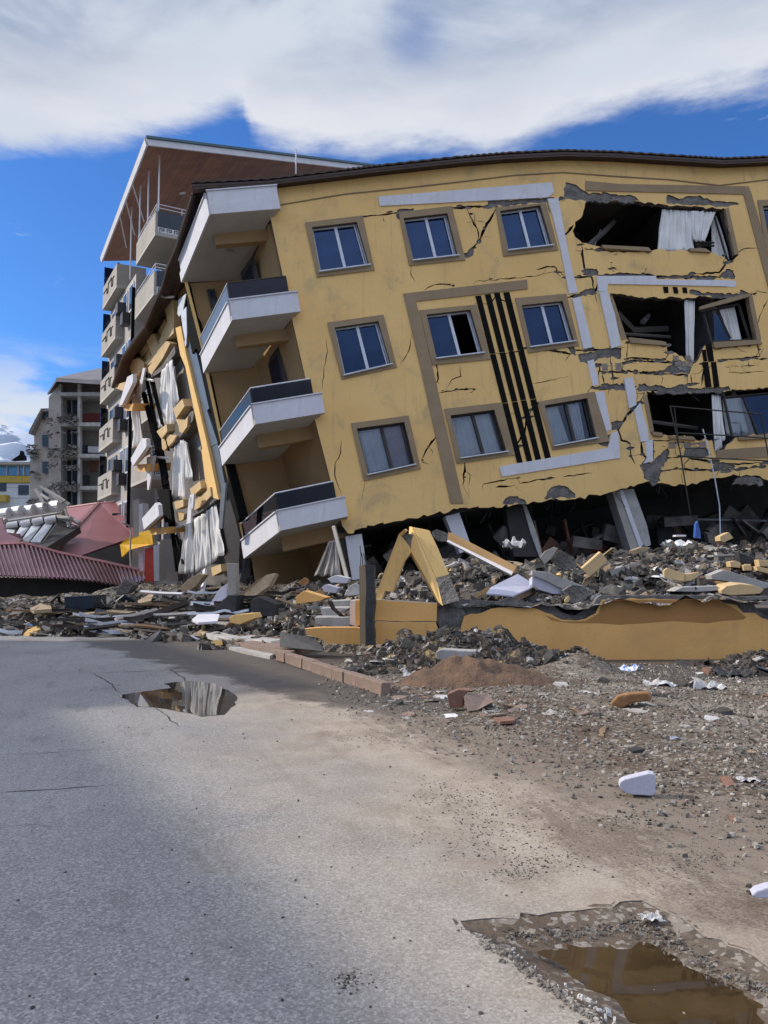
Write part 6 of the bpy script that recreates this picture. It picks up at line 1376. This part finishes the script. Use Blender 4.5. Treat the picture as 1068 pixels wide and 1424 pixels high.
# ---- singled-out loose things
def one(kind, px, z, s, label, mi=None, rot=None, name=None, m=None):
    p = atZ(*px, z); o = put(kind, p.x, p.y, surf(p.x, p.y), s, label, rot=rot, mi=mi, name=name); return o
tpoly('foam_block', 'white foam block standing on the bare dirt beside the road', 'foam block', FOAM, None, ((861, 1094), (862, 1088), (868, 1084), (902, 1075.5), (910, 1076.5), (912.5, 1083), (911, 1105), (906, 1107), (878, 1105), (868, 1102)), 5.55, (.02, .09, 0), bevel=.006)
tpoly('foam_bag', 'white crumpled bag at the right edge beside the road', 'bag', FOAM, None, ((1045, 1245), (1052, 1239), (1068, 1234), (1085, 1232), (1090, 1246), (1065, 1250), (1050, 1250)), 3.78, (.02, .07, 0), bevel=.008)
def rag(px, s, label, m, name='rag', cat='rag', zz=.0, amp=.2):
    p = atZ(*px, .0) if px[1] > 930 else atY(*px, zz); mb = g_crumple(s, s * amp, 12); b = Vector((p.x, p.y, surf(p.x, p.y) if px[1] > 930 else p.z)); mb.v = [v + b for v in mb.v]; return mb.build(name, m, None, label, cat)
rag((905, 1277), .10, 'small white paper scrap just beyond the pothole', WHTD, 'paper_scrap', 'paper', amp=.25)
rag((1040, 1092), .16, 'white paper scrap at the right edge of the dirt lot', WHTD, 'paper_scrap', 'paper')
rag((915, 955), .42, 'white torn plastic sheet on the lot below the low wall', WHTD, 'plastic_sheet', 'plastic')
rag((985, 960), .40, 'grey white sheet caught on the dark debris at the right', WHTD, 'plastic_sheet', 'plastic', amp=.3)
rag((875, 932), .32, 'blue and white plastic bag against the foot of the low wall', mat('blue_white_plastic', (.72, .74, .8), (.06, .2, .6), rough=.5, scale=14, fine=40, contrast=(.45, .5)), 'plastic_bag', 'bag', amp=.35)
rag((1015, 900 + 40), .5, 'crumpled dark cloth in the debris at the right of the lot', DRKCH, amp=.3)
rag((575, 950), .30, 'pale torn cloth on the brown soil mound', WHTD, amp=.3)
rag((905, 800), .7, 'white blue cloth spread over the middle of the heap', CURT, zz=15.8, amp=.25)
rag((870, 795), .5, 'small white cloth left of the spread cloth on the heap', CURT, zz=15.6, amp=.25)
rag((940, 760), .6, 'white sheet on the heap just below the dark opening', CURT, zz=18.3, amp=.3)
rag((715, 762), .5, 'white plastic sheet standing between the rubble and the dark opening', WHTD, zz=18.0, amp=.5)
tpoly('foam_log', 'orange foam lump lying on the gravel lot', 'foam', ORNG, lambda x, y: (534 + x / 2, 860 + y / 2), ((630, 235), (650, 215), (690, 208), (735, 206), (745, 218), (742, 230), (690, 236), (665, 250), (640, 258), (630, 250)), 8.75, (.05, .13, 0), bevel=.02)
tpoly('stone_block', 'pink topped stone block on the brown soil near the road', 'block', BRICK, lambda x, y: (534 + x / 2, 860 + y / 2), ((175, 212), (205, 198), (240, 200), (222, 215), (220, 248), (182, 250)), 8.8, (.03, .15, 0), bevel=.008)
tpoly('stone_slab', 'pinkish flat slab leaning against the stone block', 'slab', PINKT, lambda x, y: (534 + x / 2, 860 + y / 2), ((222, 215), (250, 208), (290, 208), (305, 230), (260, 255), (235, 258)), [8.75, 8.9, 8.9, 8.75, 8.6, 8.55], (.0, .1, -.02))
c2b = lambda x, y: (620 + x / 2.384, 900 + y / 2.384)
tpoly('tile_piece', 'flat red tile lying on the dirt', 'tile', BRICK, c2b, ((158, 232), (225, 230), (228, 242), (180, 246)), [8.15, 8.15, 7.95, 7.95], (0, 0, -.03))
tpoly('concrete_piece', 'long pale stone lying on the earth bank left of the soil heap', 'stone', CONCL, c9, ((458, 775), (480, 762), (560, 768), (635, 770), (630, 785), (560, 800), (510, 815), (462, 808)), 11.3, (.05, .25, 0), bevel=.015)
# big pieces on the heap behind the wall
hp_ = [('render_block', 'yellow rendered block standing tilted left of centre in the heap', 'wall block', YELP, c10, ((225, 490), (310, 415), (342, 455), (262, 528)), 15.0, (.06, .35, .02)),
       ('render_block', 'broad yellow rendered block near the middle front of the heap', 'wall block', YELP, c10, ((597, 500), (612, 488), (650, 500), (692, 512), (690, 550), (640, 540), (597, 530)), 14.5, (.1, .35, 0)),
       ('render_block', 'ochre block end beside the broad yellow block', 'wall block', YELP, c10, ((693, 516), (750, 508), (752, 530), (720, 545), (693, 548)), 14.55, (.05, .3, 0)),
       ('render_block', 'yellow chunk near the dark opening at the upper right of the heap', 'wall block', YELP, c10, ((850, 345), (890, 325), (912, 352), (870, 372), (852, 365)), 18.2, (.05, .4, 0)),
       ('render_block', 'pale yellow round edged slab on the wall top at the right', 'wall block', YELP, c10, ((855, 590), (880, 570), (940, 560), (1000, 565), (1050, 585), (1030, 605), (900, 612), (860, 605)), 13.95, (.0, .4, .03)),
       ('render_block', 'small yellow disc like chip near the wall edge', 'wall block', YELP, c10, ((145, 635), (165, 612), (173, 625), (165, 642), (150, 647)), 13.98, (.02, .1, 0)),
       ('render_block', 'left of the two ochre blocks on the heap at the right', 'wall block', YELP, c10, ((895, 460), (920, 455), (945, 465), (942, 488), (900, 484)), 15.2, (.05, .3, 0)),
       ('render_block', 'right of the two ochre blocks on the heap at the right', 'wall block', YELP, c10, ((955, 475), (990, 472), (997, 500), (960, 500)), 15.1, (.05, .3, 0)),
       ('render_block', 'ochre block at the right edge of the heap', 'wall block', YELP, c10, ((1025, 450), (1080, 455), (1085, 480), (1030, 482)), 15.4, (.05, .3, 0)),
       ('render_block', 'lower ochre block at the right edge of the heap', 'wall block', YELP, c10, ((1015, 480), (1090, 495), (1090, 518), (1020, 500)), 14.9, (.05, .3, 0)),
       ('concrete_beam', 'long grey concrete beam lying across the left of the heap', 'beam', CONCL, c10, ((0, 500), (60, 505), (170, 545), (258, 580), (250, 600), (150, 590), (60, 545), (0, 520)), 14.3, (.02, .25, 0)),
       ('concrete_lump', 'massive rounded concrete lump where the long beam ends', 'chunk', CONC, c10, ((140, 590), (180, 565), (240, 570), (258, 600), (245, 630), (200, 650), (150, 640), (160, 615)), 14.0, (.02, .3, 0)),
       ('marble_sheet', 'pale blue white sheet behind the long concrete beam', 'sheet', FOAM, c10, ((0, 525), (55, 535), (100, 560), (150, 580), (155, 610), (90, 605), (30, 585), (0, 560)), 14.35, (.0, .3, -.05)),
       ('stone_slab', 'grey rounded slab leaning in front of the fallen brown panels', 'slab', GREYD, c10, ((35, 440), (60, 410), (100, 392), (118, 400), (85, 445), (60, 468)), 16, (.05, .3, 0)),
       ('stone_slab', 'dark grey slab beside the rounded slab', 'slab', CONC, c10, ((85, 450), (125, 405), (190, 440), (205, 480), (150, 505)), 16.2, (.05, .3, 0)),
       ('window_sill', 'grey window frame piece lying in the middle of the heap', 'frame', GREYD, c10, ((350, 500), (470, 460), (500, 480), (490, 500), (390, 528), (360, 525)), 15.3, (.0, .3, -.04)),
       ('stone_slab', 'beige flat slab on top of the heap below the leaning column', 'slab', TAND, c10, ((455, 408), (500, 392), (535, 395), (520, 412), (470, 425)), 17.2, (.0, .3, 0)),
       ('steel_beam', 'long grey beam lying at the far right of the heap', 'beam', CONCL, c10, ((810, 520), (870, 495), (1080, 560), (1080, 590), (960, 565), (860, 545), (815, 540)), 14.6, (.0, .3, 0)),
       ('dark_cabinet', 'dark panel with a pale edge at the right of the heap', 'panel', DRKCH, c10, ((935, 415), (1010, 445), (1020, 470), (940, 465)), 15.8, (.0, .2, 0)),
       ('grille', 'pale rebar grid lying flat at the right of the heap', 'grille', GREYP, c10, ((820, 430), (930, 425), (935, 432), (820, 438)), 16.4, (.0, .3, 0)),
       ('lamp_case', 'small white case at the edge of the dark opening', 'box', WTRIM, c10, ((650, 338), (698, 338), (698, 346), (650, 346)), 18.6, (.0, .2, 0)),
       ('lattice', 'broken hollow slab edge lying on top of the low wall', 'slab', CONC, c10, ((850, 600), (870, 615), (1080, 615), (1080, 632), (900, 640), (850, 628)), 13.9, (0, .5, 0)),
       ('lattice', 'thin grey slab edge along the middle of the low wall', 'slab', CONCL, c10, ((680, 575), (840, 568), (845, 590), (760, 596), (640, 594)), 14.1, (0, .4, 0))]
for n_, l_, c_, m_, cv_, px_, D_, v_ in hp_: tpoly(n_, l_, c_, m_, cv_, px_, D_, v_, bevel=.008)
# big pieces on the left and under the balconies
cc2 = lambda x, y: (180 + x / 3.141, 780 + y / 3.141)
lp = [('board', 'white framed panel leaning on the rubble under the yellow window box', 'board', FOAM, cc2, ((350, 190), (395, 120), (430, 95), (425, 150), (370, 192)), [20, 20.6, 20.8, 20.6, 20], (.05, .1, 0)),
      ('concrete_beam', 'grey beam stub standing beside the leaning white panel', 'beam', GREYD, cc2, ((425, 10), (460, 10), (465, 145), (432, 150)), 20.6, (.05, .3, 0)),
      ('render_block', 'long beige slab sloping up right beside the beam stub', 'slab', TAND, cc2, ((470, 165), (520, 110), (600, 60), (640, 52), (610, 110), (510, 180)), [19.8, 20, 20.6, 20.8, 20.4, 19.6], (.05, .25, -.05)),
      ('dark_cabinet', 'dark box tilted left in the rubble under the balconies', 'box', DRKCH, cc2, ((370, 215), (430, 150), (470, 150), (460, 220), (420, 240)), 19.3, (.1, .5, 0)),
      ('dark_cabinet', 'dark armchair sized box in the middle of the rubble', 'box', DRKCH, cc2, ((530, 175), (560, 155), (640, 190), (640, 240), (560, 245), (530, 215)), 18.6, (.1, .6, 0)),
      ('render_block', 'small yellow slab lying near the pale kerb', 'wall block', YEL, cc2, ((435, 248), (460, 235), (540, 228), (550, 250), (480, 278), (440, 270)), 17.6, (.1, .4, 0)),
      ('render_block', 'yellow edged slab tipped against the grey rubble', 'wall block', YEL2, cc2, ((725, 160), (760, 130), (860, 160), (830, 175), (730, 188)), 17.4, (.1, .3, 0)),
      ('board', 'pale board lying near the pale kerb', 'board', WTRIM, cc2, ((272, 255), (300, 232), (395, 232), (385, 262), (300, 268)), [18, 18.6, 18.6, 17.9, 17.8], (0, 0, -.06)),
      ('crate', 'pale box with a blue white lid in the rubble under the balconies', 'box', FOAM, cc2, ((840, 115), (860, 102), (912, 118), (900, 142), (850, 135)), 17.8, (.05, .3, 0)),
      ('washing_machine', 'grey white appliance shell on top of the rubble', 'box', WTRIM, cc2, ((865, 78), (900, 62), (960, 75), (950, 98), (880, 95)), 18.5, (.05, .4, 0)),
      ('rag_bundle', 'white bundle beside the concrete post', 'bundle', WHTD, cc2, ((938, 150), (960, 110), (990, 95), (1003, 110), (1003, 148), (960, 152)), 16, (.0, .3, 0)),
      ('foam_log', 'orange scrap on the rubble under the lowest balcony', 'scrap', ORNG, cc2, ((738, 92), (765, 72), (780, 85), (778, 102), (745, 106)), 18.2, (.02, .15, 0)),
      ('render_block', 'beige slab tipped up at the left of the street side', 'wall block', TAND, cc2, ((215, 125), (250, 85), (300, 55), (328, 60), (290, 110), (250, 138)), 22.5, (.05, .4, 0)),
      ('waste_bin', 'open dark blue waste container standing in the debris', 'container', NAVY, c11, ((433, 825), (625, 815), (628, 900), (480, 935), (436, 930)), 22, (.1, .8, 0)),
      ('sheet_scrap', 'dark triangular panel leaning at the right end of the maroon roof', 'panel', CONC, c11, ((790, 775), (840, 700), (905, 745), (860, 800), (780, 815)), 26, (.1, .3, 0)),
      ('board', 'tan board lying left in front of the collapsed roof', 'board', TAND, c11, ((205, 900), (270, 870), (345, 885), (350, 905), (230, 915)), [21, 22, 22, 21, 20.6], (0, 0, -.1)),
      ('board', 'pale yellow panel lying among dark strips', 'board', TAND, c11, ((930, 850), (1000, 810), (1040, 805), (1020, 850), (950, 865)), [22, 23, 23, 22, 21.6], (0, 0, -.1))]
for n_, l_, c_, m_, cv_, px_, D_, v_ in lp: tpoly(n_, l_, c_, m_, cv_, px_, D_, v_, bevel=.01)
# long strips fallen from the side wall
for k, (a, b, r, m_, l_) in enumerate((((0, 270), (250, 185), .09, DARKM, 'longest dark metal profile lying across the debris from the left'), ((0, 292), (400, 262), .05, DARKM, 'dark profile lying flat near the road edge'), ((60, 240), (290, 228), .05, CONCL, 'pale batten among the dark profiles'), ((20, 300), (220, 320), .04, DARKM, 'dark batten at the very edge of the road'), ((350, 305), (470, 282), .06, DARKM, 'short dark profile beside the pale kerb'),
                                       ((660, 300), (955, 232), .03, DARKM, 'thin dark rod sloping up to the white upright block'), ((500, 300), (750, 285), .05, DARKM, 'dark bar lying in front of the steps'), ((-60, 255), (120, 215), .06, GREYD, 'grey profile at the left among the debris'), ((-200, 300), (60, 262), .05, DARKM, 'dark bar left of the longest profile'), ((755, 235), (765, 190), .05, DARKM, 'short dark bar standing in the rubble'), ((320, 135), (330, 40), .07, WTRIM, 'white upright batten under the yellow window box'),
                                       ((480, 100), (500, 0), .05, DARKM, 'thin dark bar leaning against the dark side opening'), ((50, 135), (230, 145), .05, WTRIM, 'white batten in front of the red shutter'), ((905, 160), (1000, 100), .03, DARKM, 'thin rod beside the concrete post'))):
    ya, yb = 780 + a[1] / 3.141, 780 + b[1] / 3.141
    def DD(y_): return max(17.6, 18.6 + (868 - y_) * .085)
    MB().tube([atY(*cc2(*a), DD(ya)), atY(*cc2((a[0] + b[0]) / 2, (a[1] + b[1]) / 2 + 2), (DD(ya) + DD(yb)) / 2), atY(*cc2(*b), DD(yb))], r, 4).build('metal_bar' if m_ is DARKM else 'batten', m_, None, l_, 'bar')
# leaning bars and a drape behind the lowest balcony
MB().tube([atY(*c4(655, 755), 20.6), atY(*c4(722, 1010), 19.8)], .06, 4).build('metal_bar', GREYD, None, 'grey pole leaning beside the white ground floor column', 'bar')
curtain('curtain', atY(*c4(630, 830), 21.5), atY(*c4(670, 820), 21.5), atY(*c4(690, 1000), 21), atY(*c4(560, 1000), 21), 5, .08, Vector((0, 1, 0)), 'dusty grey curtain hanging under the lowest corner balcony', 41, GREYP)
